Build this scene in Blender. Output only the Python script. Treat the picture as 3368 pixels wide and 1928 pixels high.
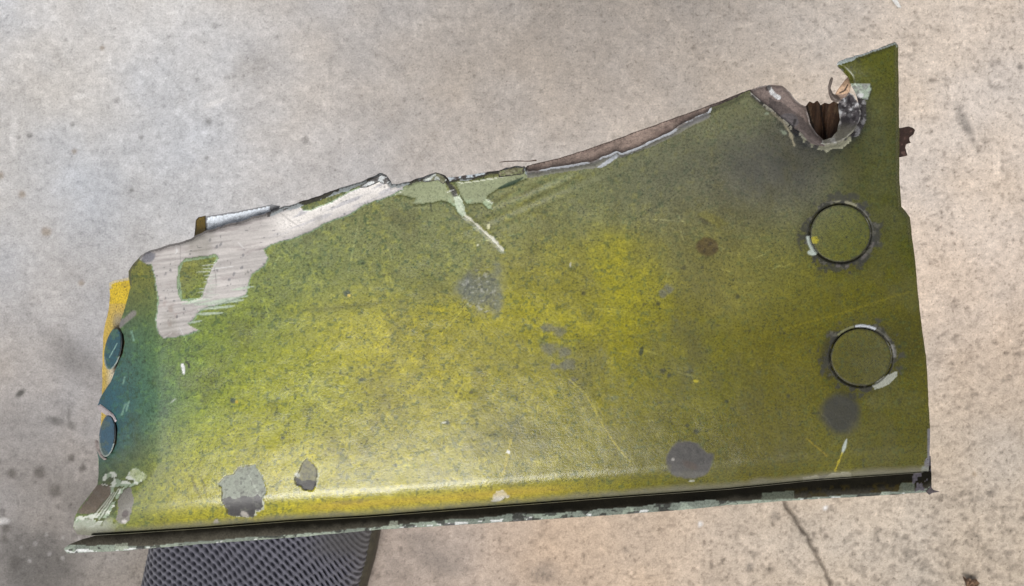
import bpy, math
import numpy as np
from mathutils import Vector

# ------------------------------------------------------------------ camera, sky, sun, exposure
for o in list(bpy.data.objects):
    bpy.data.objects.remove(o)
S = bpy.context.scene
COL = S.collection
H = 0.68            # camera height above the concrete (m)
D0 = 0.36           # camera to the painted face of the fragment (m)
LENS = 50.0
K = (36.0 / LENS) / 3368.0
PX = K * D0         # one photo pixel on the painted face, in metres
GAIN = 1.30

cam = bpy.data.cameras.new('camera')
cam.lens = LENS; cam.sensor_width = 36.0; cam.sensor_fit = 'HORIZONTAL'
cam.clip_start = 0.01; cam.clip_end = 200.0
cam.dof.use_dof = True; cam.dof.focus_distance = D0 + 0.002; cam.dof.aperture_fstop = 90.0
camo = bpy.data.objects.new('camera', cam); COL.objects.link(camo)
camo.location = (0, 0, H); camo.rotation_euler = (0, 0, 0)
S.camera = camo

SUN_EL, SUN_AZ = math.radians(61), math.radians(193)     # azimuth clockwise from +Y
w = bpy.data.worlds.new('World'); S.world = w; w.use_nodes = True
nt = w.node_tree; nt.nodes.clear()
wo = nt.nodes.new('ShaderNodeOutputWorld'); bg = nt.nodes.new('ShaderNodeBackground')
sky = nt.nodes.new('ShaderNodeTexSky'); sky.sky_type = 'NISHITA'; sky.sun_disc = False
sky.sun_elevation = SUN_EL; sky.sun_rotation = SUN_AZ
sky.air_density = 1.0; sky.dust_density = 4.0; sky.ozone_density = 1.0
hs = nt.nodes.new('ShaderNodeHueSaturation'); hs.inputs['Saturation'].default_value = 0.22
nt.links.new(sky.outputs[0], hs.inputs['Color']); nt.links.new(hs.outputs[0], bg.inputs[0])
bg.inputs[1].default_value = 0.06
nt.links.new(bg.outputs[0], wo.inputs[0])
sun = bpy.data.lights.new('sun', 'SUN'); sun.energy = 1.4; sun.angle = math.radians(28)
sun.color = (1.0, 0.98, 0.95)
suno = bpy.data.objects.new('sun', sun); COL.objects.link(suno)
sd = Vector((math.sin(SUN_AZ) * math.cos(SUN_EL), math.cos(SUN_AZ) * math.cos(SUN_EL), math.sin(SUN_EL)))
suno.rotation_euler = sd.to_track_quat('Z', 'Y').to_euler(); suno.location = sd * 3
vs = S.view_settings
vs.view_transform = 'Standard'; vs.look = 'None'; vs.gamma = 1.0; vs.use_curve_mapping = False
vs.exposure = 0.95

# ------------------------------------------------------------------ numeric helpers
def lin(c):
    c = np.asarray(c, float) / 255.0
    return np.where(c <= 0.04045, c / 12.92, ((c + 0.055) / 1.055) ** 2.4)

def alb(*c):
    return lin(c) / GAIN

def _h(ix, iy, seed):
    n = (ix.astype(np.int64) * 374761393 + iy.astype(np.int64) * 668265263 + seed * 974634777) & 0x7fffffff
    n = ((n ^ (n >> 13)) * 1274126177) & 0x7fffffff
    n = n ^ (n >> 16)
    return (n & 0xffff) / 65535.0

def vn(x, y, s, seed=0):
    x = np.asarray(x, float) / s; y = np.asarray(y, float) / s
    ix = np.floor(x); iy = np.floor(y)
    fx = x - ix; fy = y - iy
    fx = fx * fx * (3 - 2 * fx); fy = fy * fy * (3 - 2 * fy)
    a = _h(ix, iy, seed); b = _h(ix + 1, iy, seed); c = _h(ix, iy + 1, seed); d = _h(ix + 1, iy + 1, seed)
    return (a * (1 - fx) + b * fx) * (1 - fy) + (c * (1 - fx) + d * fx) * fy

def fbm(x, y, s, seed=0, oct=4):
    t = 0; a = 1.0; n = 0
    for i in range(oct):
        t = t + a * vn(x, y, s, seed + 17 * i); n += a; a *= 0.55; s *= 0.5
    return t / n

def sst(a, b, x):
    t = np.clip((x - a) / (b - a), 0, 1)
    return t * t * (3 - 2 * t)

def inside(poly, x, y):
    p = np.asarray(poly, float)
    r = np.zeros(x.shape, bool)
    sel = (x >= p[:, 0].min()) & (x <= p[:, 0].max()) & (y >= p[:, 1].min()) & (y <= p[:, 1].max())
    xs, ys = x[sel], y[sel]
    rr = np.zeros(xs.shape, bool)
    q = np.roll(p, -1, 0)
    for (x0, y0), (x1, y1) in zip(p, q):
        if y0 == y1: continue
        c = ((y0 > ys) != (y1 > ys)) & (xs < (x1 - x0) * (ys - y0) / (y1 - y0) + x0)
        rr ^= c
    r[sel] = rr
    return r

def segdist(poly, x, y, closed=True, want_pt=False, want_t=False):
    p = np.asarray(poly, float)
    q = np.roll(p, -1, 0) if closed else p[1:]
    if not closed: p = p[:-1]
    best = np.full(x.shape, 1e18); bx = np.array(x, float); by = np.array(y, float); bt = np.zeros(x.shape)
    L = 0.0
    for (x0, y0), (x1, y1) in zip(p, q):
        dx, dy = x1 - x0, y1 - y0; l2 = dx * dx + dy * dy
        if l2 == 0: continue
        t = np.clip(((x - x0) * dx + (y - y0) * dy) / l2, 0, 1)
        ex, ey = x0 + t * dx, y0 + t * dy
        d = (x - ex) ** 2 + (y - ey) ** 2
        m = d < best
        best = np.where(m, d, best)
        if want_pt: bx = np.where(m, ex, bx); by = np.where(m, ey, by)
        if want_t: bt = np.where(m, L + t * math.sqrt(l2), bt)
        L += math.sqrt(l2)
    out = [np.sqrt(best)]
    if want_pt: out += [bx, by]
    if want_t: out += [bt / max(L, 1e-9)]
    return out[0] if len(out) == 1 else out

def rough(poly, amp=2.0, step=9.0, seed=1, closed=True):
    p = np.asarray(poly, float); out = []
    n = len(p)
    for i in range(n if closed else n - 1):
        a, b = p[i], p[(i + 1) % n]
        L = np.hypot(*(b - a)); m = max(1, int(L / step))
        nx, ny = (-(b - a)[1] / max(L, 1e-6), (b - a)[0] / max(L, 1e-6))
        for j in range(m):
            t = j / m; q = a + (b - a) * t
            k = (fbm(np.array([q[0]]), np.array([q[1]]), 26, seed, 3)[0] - 0.5) * 2 * amp
            if j == 0: k *= 0.4
            out.append((q[0] + nx * k, q[1] + ny * k))
    if not closed: out.append(tuple(p[-1]))
    return np.array(out)

def P(u, v, dz):
    """photo pixel + pixels of depth below the painted face -> metres"""
    d = D0 + (np.asarray(dz, float) + 5.5e-5 * (u - 1350.) ** 2) * PX      # the whole section is gently curved
    return np.stack([(u - 1684) * K * d, -(v - 964) * K * d, H - d + 0 * u], -1)

def PF(u, v, z=0.0):
    """photo pixel on a level z metres above the concrete -> metres"""
    d = H - z
    return np.stack([(np.asarray(u, float) - 1684) * K * d, -(np.asarray(v, float) - 964) * K * d, z + 0.0 * np.asarray(u, float)], -1)

# ------------------------------------------------------------------ mesh helpers
def mesh_from(name, V, F, mat, parent=None, smooth=True, col=None, met=None, rgh=None, smo=None):
    me = bpy.data.meshes.new(name)
    V = np.asarray(V, np.float32); F = np.asarray(F, np.int32)
    me.vertices.add(len(V)); me.vertices.foreach_set('co', V.ravel())
    k = F.shape[1]
    me.loops.add(F.size); me.loops.foreach_set('vertex_index', F.ravel())
    me.polygons.add(len(F))
    me.polygons.foreach_set('loop_start', np.arange(0, F.size, k, dtype=np.int32))
    if smooth: me.polygons.foreach_set('use_smooth', np.ones(len(F), bool))
    if col is not None:
        a = me.attributes.new('paint', 'FLOAT_COLOR', 'POINT')
        c = np.ones((len(V), 4), np.float32); c[:, :3] = np.clip(col, 0.0015, 0.95)
        a.data.foreach_set('color', c.ravel())
    for nm, d in (('metal', met), ('rough', rgh), ('smooth', smo)):
        if d is not None:
            a = me.attributes.new(nm, 'FLOAT', 'POINT')
            a.data.foreach_set('value', np.asarray(d, np.float32))
    me.update(calc_edges=True); me.validate()
    me.materials.append(mat)
    o = bpy.data.objects.new(name, me); COL.objects.link(o)
    if parent is not None:
        o.parent = parent
        me.transform(__import__('mathutils').Matrix.Translation(-parent.location))
    return o

def tag(o, label=None, cat=None, kind=None, group=None):
    if label: o['label'] = label
    if cat: o['category'] = cat
    if kind: o['kind'] = kind
    if group: o['group'] = group
    return o

def empty(name, loc, label, cat):
    o = bpy.data.objects.new(name, None); COL.objects.link(o); o.location = loc
    o.empty_display_size = 0.02
    bpy.context.view_layer.update()
    return tag(o, label, cat)

def sheet(name, poly, zf, cf, mat, parent, step=3.3, thick=14.0, edge=None, place=P, near=14):
    """A plate cut to an outline: a fine grid whose rim is moved onto the outline, with a real thickness.
    zf(u,v,e)->depth, cf(u,v,e)->(colour, metallic, roughness); e = distance to the rim."""
    p = np.asarray(poly, float)
    x0, y0 = p.min(0) - 2 * step; x1, y1 = p.max(0) + 2 * step
    gx = np.arange(x0, x1, step); gy = np.arange(y0, y1, step)
    CX, CY = np.meshgrid(gx[:-1] + step / 2, gy[:-1] + step / 2)
    M = inside(p, CX, CY)
    nx = len(gx); idx = np.arange(nx * len(gy)).reshape(len(gy), nx)
    q = np.stack([idx[1:, :-1][M], idx[1:, 1:][M], idx[:-1, 1:][M], idx[:-1, :-1][M]], -1)   # ccw seen from above (v down)
    used, inv = np.unique(q, return_inverse=True)
    q = inv.reshape(q.shape)
    U = gx[used % nx].astype(float); Vv = gy[used // nx].astype(float)
    # rim
    e = np.concatenate([q[:, [0, 1]], q[:, [1, 2]], q[:, [2, 3]], q[:, [3, 0]]])
    key = e[:, 0].astype(np.int64) * len(used) + e[:, 1]; rkey = e[:, 1].astype(np.int64) * len(used) + e[:, 0]
    rim = e[~np.isin(key, rkey)]
    rv = np.unique(rim)
    _, bx, by = segdist(p, U[rv], Vv[rv], want_pt=True)
    U[rv] = bx; Vv[rv] = by
    # distance to the rim near it
    Er = M.copy()
    for _ in range(near):
        Er = Er & np.roll(Er, 1, 0) & np.roll(Er, -1, 0) & np.roll(Er, 1, 1) & np.roll(Er, -1, 1)
    ci = np.clip(((Vv - y0) / step).astype(int), 0, M.shape[0] - 1); cj = np.clip(((U - x0) / step).astype(int), 0, M.shape[1] - 1)
    nearm = ~Er[ci, cj]
    D = np.full(U.shape, near * step)
    D[nearm] = np.minimum(segdist(p, U[nearm], Vv[nearm]), near * step)
    Z = zf(U, Vv, D)
    out = cf(U, Vv, D); c, m, r = out[:3]
    sm = out[3] if len(out) > 3 else np.zeros(len(U))
    top = place(U, Vv, Z); bot = place(U, Vv, Z + thick)
    n = len(U)
    ra = rim[:, 0]; rb = rim[:, 1]; k = len(rim)
    side = np.concatenate([top[ra], top[rb], bot[ra], bot[rb]])
    base = 2 * n; i = np.arange(k)
    sf = np.stack([base + i, base + 2 * k + i, base + 3 * k + i, base + k + i], -1)
    V = np.concatenate([top, bot, side])
    F = np.concatenate([q, q[:, ::-1] + n, sf])
    ec = np.asarray(edge if edge is not None else alb(70, 66, 60))
    C = np.concatenate([c, np.tile(ec, (n, 1)), np.tile(ec, (4 * k, 1))])
    MM = np.concatenate([m, np.zeros(n), np.zeros(4 * k)]); RR = np.concatenate([r, np.full(n + 4 * k, .6)])
    return mesh_from(name, V, F, mat, parent, True, C, MM, RR, np.concatenate([sm, np.full(n + 4 * k, .5)]))

# ------------------------------------------------------------------ materials
def new_mat(name):
    m = bpy.data.materials.new(name); m.use_nodes = True
    t = m.node_tree; b = t.nodes['Principled BSDF']
    return m, t, b

def attr(t, n):
    a = t.nodes.new('ShaderNodeAttribute'); a.attribute_name = n; return a

def noise(t, scale, detail=3, rough=.6, vec=None):
    n = t.nodes.new('ShaderNodeTexNoise'); n.inputs['Scale'].default_value = scale
    n.inputs['Detail'].default_value = detail; n.inputs['Roughness'].default_value = rough
    if vec: t.links.new(vec, n.inputs['Vector'])
    return n

def ramp(t, src, stops):
    r = t.nodes.new('ShaderNodeValToRGB'); e = r.color_ramp.elements
    while len(e) < len(stops): e.new(.5)
    for i, (p, c) in enumerate(stops):
        e[i].position = p; e[i].color = (*c, 1) if len(c) == 3 else c
    t.links.new(src, r.inputs[0]); return r

def mix(t, a, b, fac, mode='MIX'):
    m = t.nodes.new('ShaderNodeMix'); m.data_type = 'RGBA'; m.blend_type = mode
    for s, v in ((m.inputs[0], fac), (m.inputs[6], a), (m.inputs[7], b)):
        if hasattr(v, 'links') or hasattr(v, 'is_linked'): t.links.new(v, s)
        else: s.default_value = v if not isinstance(v, tuple) else (*v[:3], 1)
    return m.outputs[2]

def bump(t, b, src, strength, dist):
    n = t.nodes.new('ShaderNodeBump'); n.inputs['Strength'].default_value = strength
    n.inputs['Distance'].default_value = dist
    t.links.new(src, n.inputs['Height']); t.links.new(n.outputs[0], b.inputs['Normal']); return n

def paint_material(name, grain=.5, bump_s=.5, spec=.5, gscale=1.0, pits=0.0):
    """colour, metalness and gloss of worn paint from the mesh, with fine grain, pits and relief on top"""
    m, t, b = new_mat(name)
    co = t.nodes.new('ShaderNodeTexCoord').outputs['Object']
    n1 = noise(t, 1700 * gscale, 4, .7, co); n2 = noise(t, 5200 * gscale, 3, .6, co)
    inv = t.nodes.new('ShaderNodeMath'); inv.operation = 'SUBTRACT'; inv.inputs[0].default_value = 1.0
    t.links.new(attr(t, 'smooth').outputs['Fac'], inv.inputs[1]); full = inv.outputs[0]
    g = ramp(t, n1.outputs[0], [(.30, (1 - grain,) * 3), (.5, (1.0,) * 3), (.72, (1 + grain * .6,) * 3)])
    g2 = ramp(t, n2.outputs[0], [(.3, (1 - grain * .6,) * 3), (.7, (1 + grain * .45,) * 3)])
    c = mix(t, attr(t, 'paint').outputs['Color'], g.outputs[0], full, 'MULTIPLY')
    c = mix(t, c, g2.outputs[0], full, 'MULTIPLY')
    if pits:
        n3 = noise(t, 2100 * gscale, 2, .5, co); n4 = noise(t, 90, 3, .6, co)
        pm = ramp(t, n3.outputs[0], [(.615, (0,) * 3), (.665, (1,) * 3)])
        pd = ramp(t, n4.outputs[0], [(.38, (.25,) * 3), (.62, (1,) * 3)])
        a = t.nodes.new('ShaderNodeMath'); a.operation = 'MULTIPLY'; t.links.new(pm.outputs[0], a.inputs[0]); t.links.new(pd.outputs[0], a.inputs[1])
        a2 = t.nodes.new('ShaderNodeMath'); a2.operation = 'MULTIPLY'; t.links.new(a.outputs[0], a2.inputs[0]); t.links.new(full, a2.inputs[1])
        a3 = t.nodes.new('ShaderNodeMath'); a3.operation = 'MULTIPLY'; t.links.new(a2.outputs[0], a3.inputs[0]); a3.inputs[1].default_value = pits
        c = mix(t, c, tuple(alb(30, 38, 26)), a3.outputs[0])
    t.links.new(c, b.inputs['Base Color'])
    t.links.new(attr(t, 'metal').outputs['Fac'], b.inputs['Metallic'])
    rr = t.nodes.new('ShaderNodeMath'); rr.operation = 'MULTIPLY_ADD'
    t.links.new(n1.outputs[0], rr.inputs[0]); rr.inputs[1].default_value = .20
    sub = t.nodes.new('ShaderNodeMath'); sub.operation = 'SUBTRACT'
    t.links.new(attr(t, 'rough').outputs['Fac'], sub.inputs[0]); sub.inputs[1].default_value = .10
    t.links.new(sub.outputs[0], rr.inputs[2]); t.links.new(rr.outputs[0], b.inputs['Roughness'])
    b.inputs['Specular IOR Level'].default_value = spec
    bump(t, b, n1.outputs[0], bump_s, .0003)
    return m

M_PAINT = paint_material('worn_chromate_paint', .46, .22, .46, 1.0, .75)
M_GAP_SHADE = paint_material('shaded_gap_metal', .45, .5, .08)  # for web and flange, whose near-black colour stands in for gap shade
M_BARE = paint_material('torn_metal', .40, .55, .45, .8)
M_RUST = paint_material('brown_corroded_layer', .45, .7, .3, .7)

# ------------------------------------------------------------------ the concrete floor
def build_floor():
    def axis(lo, hi, step, far):
        core = np.arange(lo, hi + step, step)
        ext = []; s = step; x = core[-1]
        while x < far: s *= 1.35; x += s; ext.append(x)
        extn = []; s = step; x = core[0]
        while x > -far: s *= 1.35; x -= s; extn.append(x)
        return np.concatenate([extn[::-1], core, ext])
    ux = axis(-60, 3430, 5.5, 60000); vy = axis(-60, 1990, 5.5, 60000)
    U, V = np.meshgrid(ux, vy); U = U.ravel(); V = V.ravel()
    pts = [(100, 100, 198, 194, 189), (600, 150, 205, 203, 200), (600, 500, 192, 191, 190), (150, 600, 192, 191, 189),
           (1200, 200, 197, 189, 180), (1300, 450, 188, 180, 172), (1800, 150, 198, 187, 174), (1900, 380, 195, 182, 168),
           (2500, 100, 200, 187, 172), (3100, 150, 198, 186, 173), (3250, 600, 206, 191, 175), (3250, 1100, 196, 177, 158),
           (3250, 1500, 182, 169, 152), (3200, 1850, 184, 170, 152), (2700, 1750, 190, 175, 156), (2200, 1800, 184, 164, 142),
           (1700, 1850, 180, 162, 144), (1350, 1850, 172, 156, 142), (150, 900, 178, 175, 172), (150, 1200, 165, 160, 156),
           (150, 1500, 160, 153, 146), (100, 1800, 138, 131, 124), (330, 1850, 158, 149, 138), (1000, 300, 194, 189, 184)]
    a = np.array(pts, float); A = lin(a[:, 2:])  # concrete tone plus painted light: cool left, warm right, body shade lower left
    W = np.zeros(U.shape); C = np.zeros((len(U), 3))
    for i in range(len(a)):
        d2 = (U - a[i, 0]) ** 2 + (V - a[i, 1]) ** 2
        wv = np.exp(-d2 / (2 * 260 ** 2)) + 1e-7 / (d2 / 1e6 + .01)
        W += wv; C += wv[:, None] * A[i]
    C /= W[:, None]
    C = C / GAIN * np.interp(U, [0, 900, 1800, 3368], [1.07, 1.08, 1.27, 1.15])[:, None] * np.array([.99, 1.0, 1.035])  # colour raised mid and right to offset the fragment's shadow on the floor
    big = fbm(U, V, 420, 5, 4); mid = fbm(U, V, 90, 9, 4); fine = fbm(U, V, 26, 12, 3)
    f = 1 + .15 * (big - .5) + .26 * (mid - .5) + .26 * (fine - .5)
    warm = (fbm(U, V, 300, 31, 4) - .5)
    C = C * f[:, None] * np.stack([1 + .10 * warm, 1 + 0 * warm, 1 - .14 * warm], -1)
    Z = .0007 * (fine - .5) + .0006 * (mid - .5)
    # dark pits and specks, thicker towards the right and the bottom
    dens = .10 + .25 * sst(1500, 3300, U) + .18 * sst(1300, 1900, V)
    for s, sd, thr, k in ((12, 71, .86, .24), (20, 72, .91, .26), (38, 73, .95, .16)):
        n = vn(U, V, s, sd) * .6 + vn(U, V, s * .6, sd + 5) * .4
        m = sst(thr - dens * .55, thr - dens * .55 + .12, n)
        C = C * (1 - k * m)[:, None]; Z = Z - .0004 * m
    n = vn(U, V, 19, 90) * .6 + vn(U, V, 11, 91) * .4
    m = sst(.76 - .15 * sst(1600, 3300, U), .92, n); C = C * (1 + .16 * m)[:, None]
    def spot(u, v, r, col, k=.8, ry=None, ang=0, soft=.5, dz=0.):
        nonlocal C, Z
        ry = ry or r; c, s_ = math.cos(ang), math.sin(ang)
        sel = (abs(U - u) < 3 * max(r, ry)) & (abs(V - v) < 3 * max(r, ry))
        x = U[sel] - u; y = V[sel] - v
        xx = (x * c + y * s_) / r; yy = (-x * s_ + y * c) / ry
        rr = np.sqrt(xx ** 2 + yy ** 2) + .7 * (fbm(U[sel], V[sel], max(r, ry) * .8, int(u + v) % 97, 3) - .5)
        m = (1 - sst(1 - soft, 1 + soft, rr)) * k
        C[sel] = C[sel] * (1 - m[:, None]) + np.asarray(col) * m[:, None]
        Z[sel] -= dz * m
    dk = alb(88, 86, 82); br = alb(128, 105, 72); wh = alb(235, 232, 230)
    for u, v, r in ((216, 130, 10), (649, 260, 11), (707, 87, 10), (464, 452, 10), (238, 409, 10), (433, 625, 13), (912, 121, 9),
                    (546, 600, 11), (687, 399, 13), (1006, 461, 20), (3357, 219, 12), (3114, 260, 12), (2465, 1865, 20), (770, 250, 14),
                    (752, 254, 10), (2547, 1700, 22), (57, 447, 12), (98, 445, 12), (1560, 250, 11), (1780, 300, 12), (2130, 120, 12),
                    (3060, 160, 10), (3330, 60, 14), (3300, 1250, 12), (3180, 1340, 13), (3230, 1640, 12), (2890, 1780, 11), (2060, 1810, 14),
                    (1880, 1880, 16), (680, 519, 14), (780, 500, 12), (540, 350, 10), (385, 330, 14), (1140, 130, 12), (1330, 330, 13), (1000, 640, 10)):
        spot(u, v, r * (.55 + .3 * ((int(u) * 7) % 10) / 10), dk, .35 + .3 * ((int(v) * 3) % 10) / 10, soft=.6, dz=.0005)
    for u, v, r in ((337, 159, 11), (245, 498, 12), (72, 639, 15), (2, 577, 16), (152, 762, 20), (268, 931, 13), (3205, 1560, 10)):
        spot(u, v, r * .75, br, .5, soft=.6)
    spot(702, 341, 38, wh, .7, 9, -.35); spot(45, 447, 14, wh, .4, 60, .1); spot(260, 318, 40, wh, .35, 8, -.2)
    spot(2304, 1725, 8, wh, .9); spot(2715, 1672, 8, wh, .9); spot(8, 1715, 22, wh, .6, 10)
    spot(67, 1293, 18, dk, .9, 9, -.6); spot(185, 1385, 30, dk, .55, 14, .3); spot(235, 1400, 16, dk, .6, 12, .9); spot(226, 1362, 6, dk, .5, 22)
    for u, v, r in ((51, 1854, 22), (20, 1738, 16), (14, 1772, 13), (40, 1560, 16), (130, 1555, 18), (180, 1615, 20), (235, 1505, 12), (272, 1540, 12)):
        spot(u, v, r, alb(84, 78, 72), .65, soft=.6)
    gr = alb(98, 95, 92)
    spot(120, 1860, 130, gr, .75, 110, .3, soft=.7); spot(250, 1180, 110, gr, .50, 50, .7, soft=.9); spot(150, 1600, 150, gr, .28, 100, .2, soft=.9); spot(60, 1400, 90, gr, .25, 60, .2, soft=.9); spot(300, 1700, 60, gr, .4, 80, .3, soft=.9)  # the spot off the left end is a soft shadow painted on the concrete
    spot(1403, 1801, 90, gr, .30, 45, .7, soft=.9); spot(1464, 1860, 60, gr, .25, 40, .2, soft=.9); spot(1330, 1880, 60, gr, .2, 60, soft=.9)
    spot(1790, 1880, 40, gr, .4, 30, soft=.9); spot(3174, 404, 14, gr, .6, 60, -.45, soft=.8); spot(850, 235, 90, gr, .28, 45, -.3, soft=.9)
    for i in range(8):
        spot(70 + 25 * i + 17 * math.sin(i * 3), 1800 + 45 * math.sin(i * 1.7), 5 + i % 3, wh, .22)
    # the crack running down to the lower edge
    ck = rough([(2440, 1380), (2500, 1520), (2560, 1600), (2582, 1651), (2600, 1683), (2628, 1720), (2654, 1758), (2670, 1795), (2689, 1832), (2712, 1869),
                (2726, 1902), (2737, 1935), (2790, 2020), (2860, 2300)], 7, 8, 4, closed=False)
    sel = (abs(U - 2630) < 330) & (V > 1350) & (V < 2350)
    d = segdist(ck, U[sel], V[sel], closed=False)
    wd = 3.0 + 3.5 * vn(U[sel], V[sel], 40, 8)
    m = 1 - sst(wd * .4, wd * 1.5, d)
    C[sel] *= (1 - .50 * m)[:, None]; Z[sel] -= .0022 * m
    m2 = 1 - sst(0, 26, d); C[sel] *= (1 - .12 * m2)[:, None]
    pos = PF(U, V, 0.0); pos[:, 2] = Z
    nx = len(ux); idx = np.arange(len(U)).reshape(len(vy), nx)
    F = np.stack([idx[1:, :-1].ravel(), idx[1:, 1:].ravel(), idx[:-1, 1:].ravel(), idx[:-1, :-1].ravel()], -1)
    m, t, b = new_mat('concrete')
    co = t.nodes.new('ShaderNodeTexCoord').outputs['Object']
    n1 = noise(t, 1300, 5, .75, co); n2 = noise(t, 330, 5, .7, co)
    g = ramp(t, n1.outputs[0], [(.3, (.66,) * 3), (.5, (1,) * 3), (.72, (1.26,) * 3)])
    g2 = ramp(t, n2.outputs[0], [(.3, (.84,) * 3), (.7, (1.14,) * 3)])
    c = mix(t, attr(t, 'paint').outputs['Color'], g.outputs[0], 1.0, 'MULTIPLY')
    c = mix(t, c, g2.outputs[0], 1.0, 'MULTIPLY')
    n5 = noise(t, 620, 3, .55, co); n6 = noise(t, 980, 3, .6, co)
    sx = t.nodes.new('ShaderNodeSeparateXYZ'); t.links.new(co, sx.inputs[0])
    mr = t.nodes.new('ShaderNodeMapRange'); t.links.new(sx.outputs[0], mr.inputs[0])
    for q, vq in ((1, -.22), (2, .22), (3, .45), (4, 1.0)): mr.inputs[q].default_value = vq
    pm = ramp(t, n5.outputs[0], [(.60, (0,) * 3), (.68, (1,) * 3)]); lm = ramp(t, n6.outputs[0], [(.60, (0,) * 3), (.70, (1,) * 3)])
    for src, tone, kk in ((pm, (.50, .49, .47), .75), (lm, (1.35, 1.33, 1.30), .8)):
        a = t.nodes.new('ShaderNodeMath'); a.operation = 'MULTIPLY'; t.links.new(src.outputs[0], a.inputs[0]); t.links.new(mr.outputs[0], a.inputs[1])
        a2 = t.nodes.new('ShaderNodeMath'); a2.operation = 'MULTIPLY'; t.links.new(a.outputs[0], a2.inputs[0]); a2.inputs[1].default_value = kk
        c = mix(t, c, tone, a2.outputs[0], 'MULTIPLY')
    t.links.new(c, b.inputs['Base Color']); b.inputs['Roughness'].default_value = .85
    b.inputs['Specular IOR Level'].default_value = .25
    bump(t, b, n1.outputs[0], .5, .0008)
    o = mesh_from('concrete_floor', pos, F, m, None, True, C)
    return tag(o, 'worn grey and beige concrete floor with specks and a crack', None, 'structure')
build_floor()

# ------------------------------------------------------------------ the fragment: outline and paint of the main sheet
frag = empty('aircraft_panel_fragment', tuple(P(1650., 1000., 220.)), 'torn olive green painted metal panel fragment with round rivets', 'metal fragment')

OUT = [(423, 892), (435, 873), (464, 840), (493, 824), (530, 815), (592, 797), (637, 779), (677, 759), (739, 741), (864, 705), (918, 683), (962, 672),
       (1061, 641), (1114, 620), (1167, 604), (1229, 579), (1256, 570), (1272, 576), (1280, 590), (1289, 606), (1314, 604), (1386, 584), (1433, 567), (1457, 575), (1475, 588),
       (1502, 584), (1591, 570), (1653, 557), (1694, 546), (1725, 546), (1738, 566), (1859, 545), (1950, 530), (1975, 520), (2028, 498), (2045, 505), (2127, 470),
       (2214, 428), (2238, 412), (2270, 395), (2329, 368), (2334, 358), (2383, 338), (2424, 322), (2466, 297),
       (2486, 318), (2524, 347), (2565, 384), (2595, 405), (2614, 425), (2647, 452), (2672, 470), (2713, 480), (2763, 470), (2795, 442), (2822, 397), (2828, 347), (2815, 310), (2797, 280),
       (2791, 257), (2771, 236), (2754, 219), (2757, 205), (2812, 182), (2853, 172), (2907, 152), (2944, 138), (2954, 149), (2956, 306), (2958, 430), (2958, 553),
       (2959, 600), (2964, 662), (2965, 680), (2976, 692), (2993, 715), (3000, 783), (3010, 855), (3019, 961), (3031, 1071), (3043, 1153), (3050, 1225), (3053, 1297), (3059, 1422), (3057, 1511),
       (3054, 1550), (3033, 1555), (2679, 1581), (2400, 1610), (2049, 1636), (1625, 1669), (1200, 1702), (966, 1715), (683, 1738), (400, 1757), (301, 1762), (254, 1758), (240, 1734),
       (245, 1702), (259, 1674), (295, 1628), (320, 1595), (324, 1562), (324, 1511), (317, 1475), (321, 1452), (326, 1476), (334, 1497), (348, 1502), (368, 1490), (384, 1457), (387, 1415), (381, 1383), (371, 1371),
       (348, 1352), (320, 1336), (329, 1311), (337, 1297), (365, 1256), (382, 1211), (391, 1188), (404, 1162), (410, 1130), (406, 1100), (392, 1078), (394, 1063), (409, 1017), (419, 984), (429, 947), (423, 914)]
BOT = np.array([(200, 1762), (252, 1759), (301, 1762), (400, 1757), (683, 1738), (966, 1715), (1200, 1702), (1625, 1669), (2049, 1636), (2400, 1610), (2679, 1581), (3033, 1555), (3100, 1550)], float)
def rough_out():
    """torn rims ragged, the rolled lower rim and right rim nearly straight"""
    p = OUT; out = []
    for i in range(len(p)):
        a, b = p[i], p[(i + 1) % len(p)]
        amp = 4.6
        if a[1] > 1500 and b[1] > 1500 and a[0] > 245: amp = .4
        elif a[0] > 2940: amp = 1.6
        elif a[0] < 440: amp = 1.4
        seg = rough([a, b], amp, 7, 3, closed=False)
        out += [tuple(x) for x in seg[:-1]]
    return np.array(out)
OUTR = rough_out()

def left_z(u, v):
    """depth of the rounded left end; the roll is tighter towards the lower corner"""
    k = sst(1500, 1720, v)
    x0 = 530.0 - 120 * k
    s_ = np.clip(x0 - u, 0, 320)
    return np.where(s_ < 110, s_ * s_ / 170.0, 110 * 110 / 170.0 + (s_ - 110) * 1.30) * (1 - .45 * k)

def bend_z(u, v):
    """depth of the rolled lower rim and of the rounded left end"""
    r = 100.0
    t = np.clip(v - (np.interp(u, BOT[:, 0], BOT[:, 1]) - r), 0, r * .985)
    return r - np.sqrt(np.maximum(r * r - t * t, 0)) + left_z(u, v)

def crown(u, v):
    """the skin's slight waviness"""
    return 14 * (fbm(u, v, 600, 44, 2) - .5)

RIV = [(2764, 768, 98, 94), (2832, 1175, 99, 94)]
CRACK = rough([(1493, 633), (1512, 672), (1529, 709), (1573, 745), (1618, 783), (1654, 820)], 4, 7, 9, closed=False)

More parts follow.
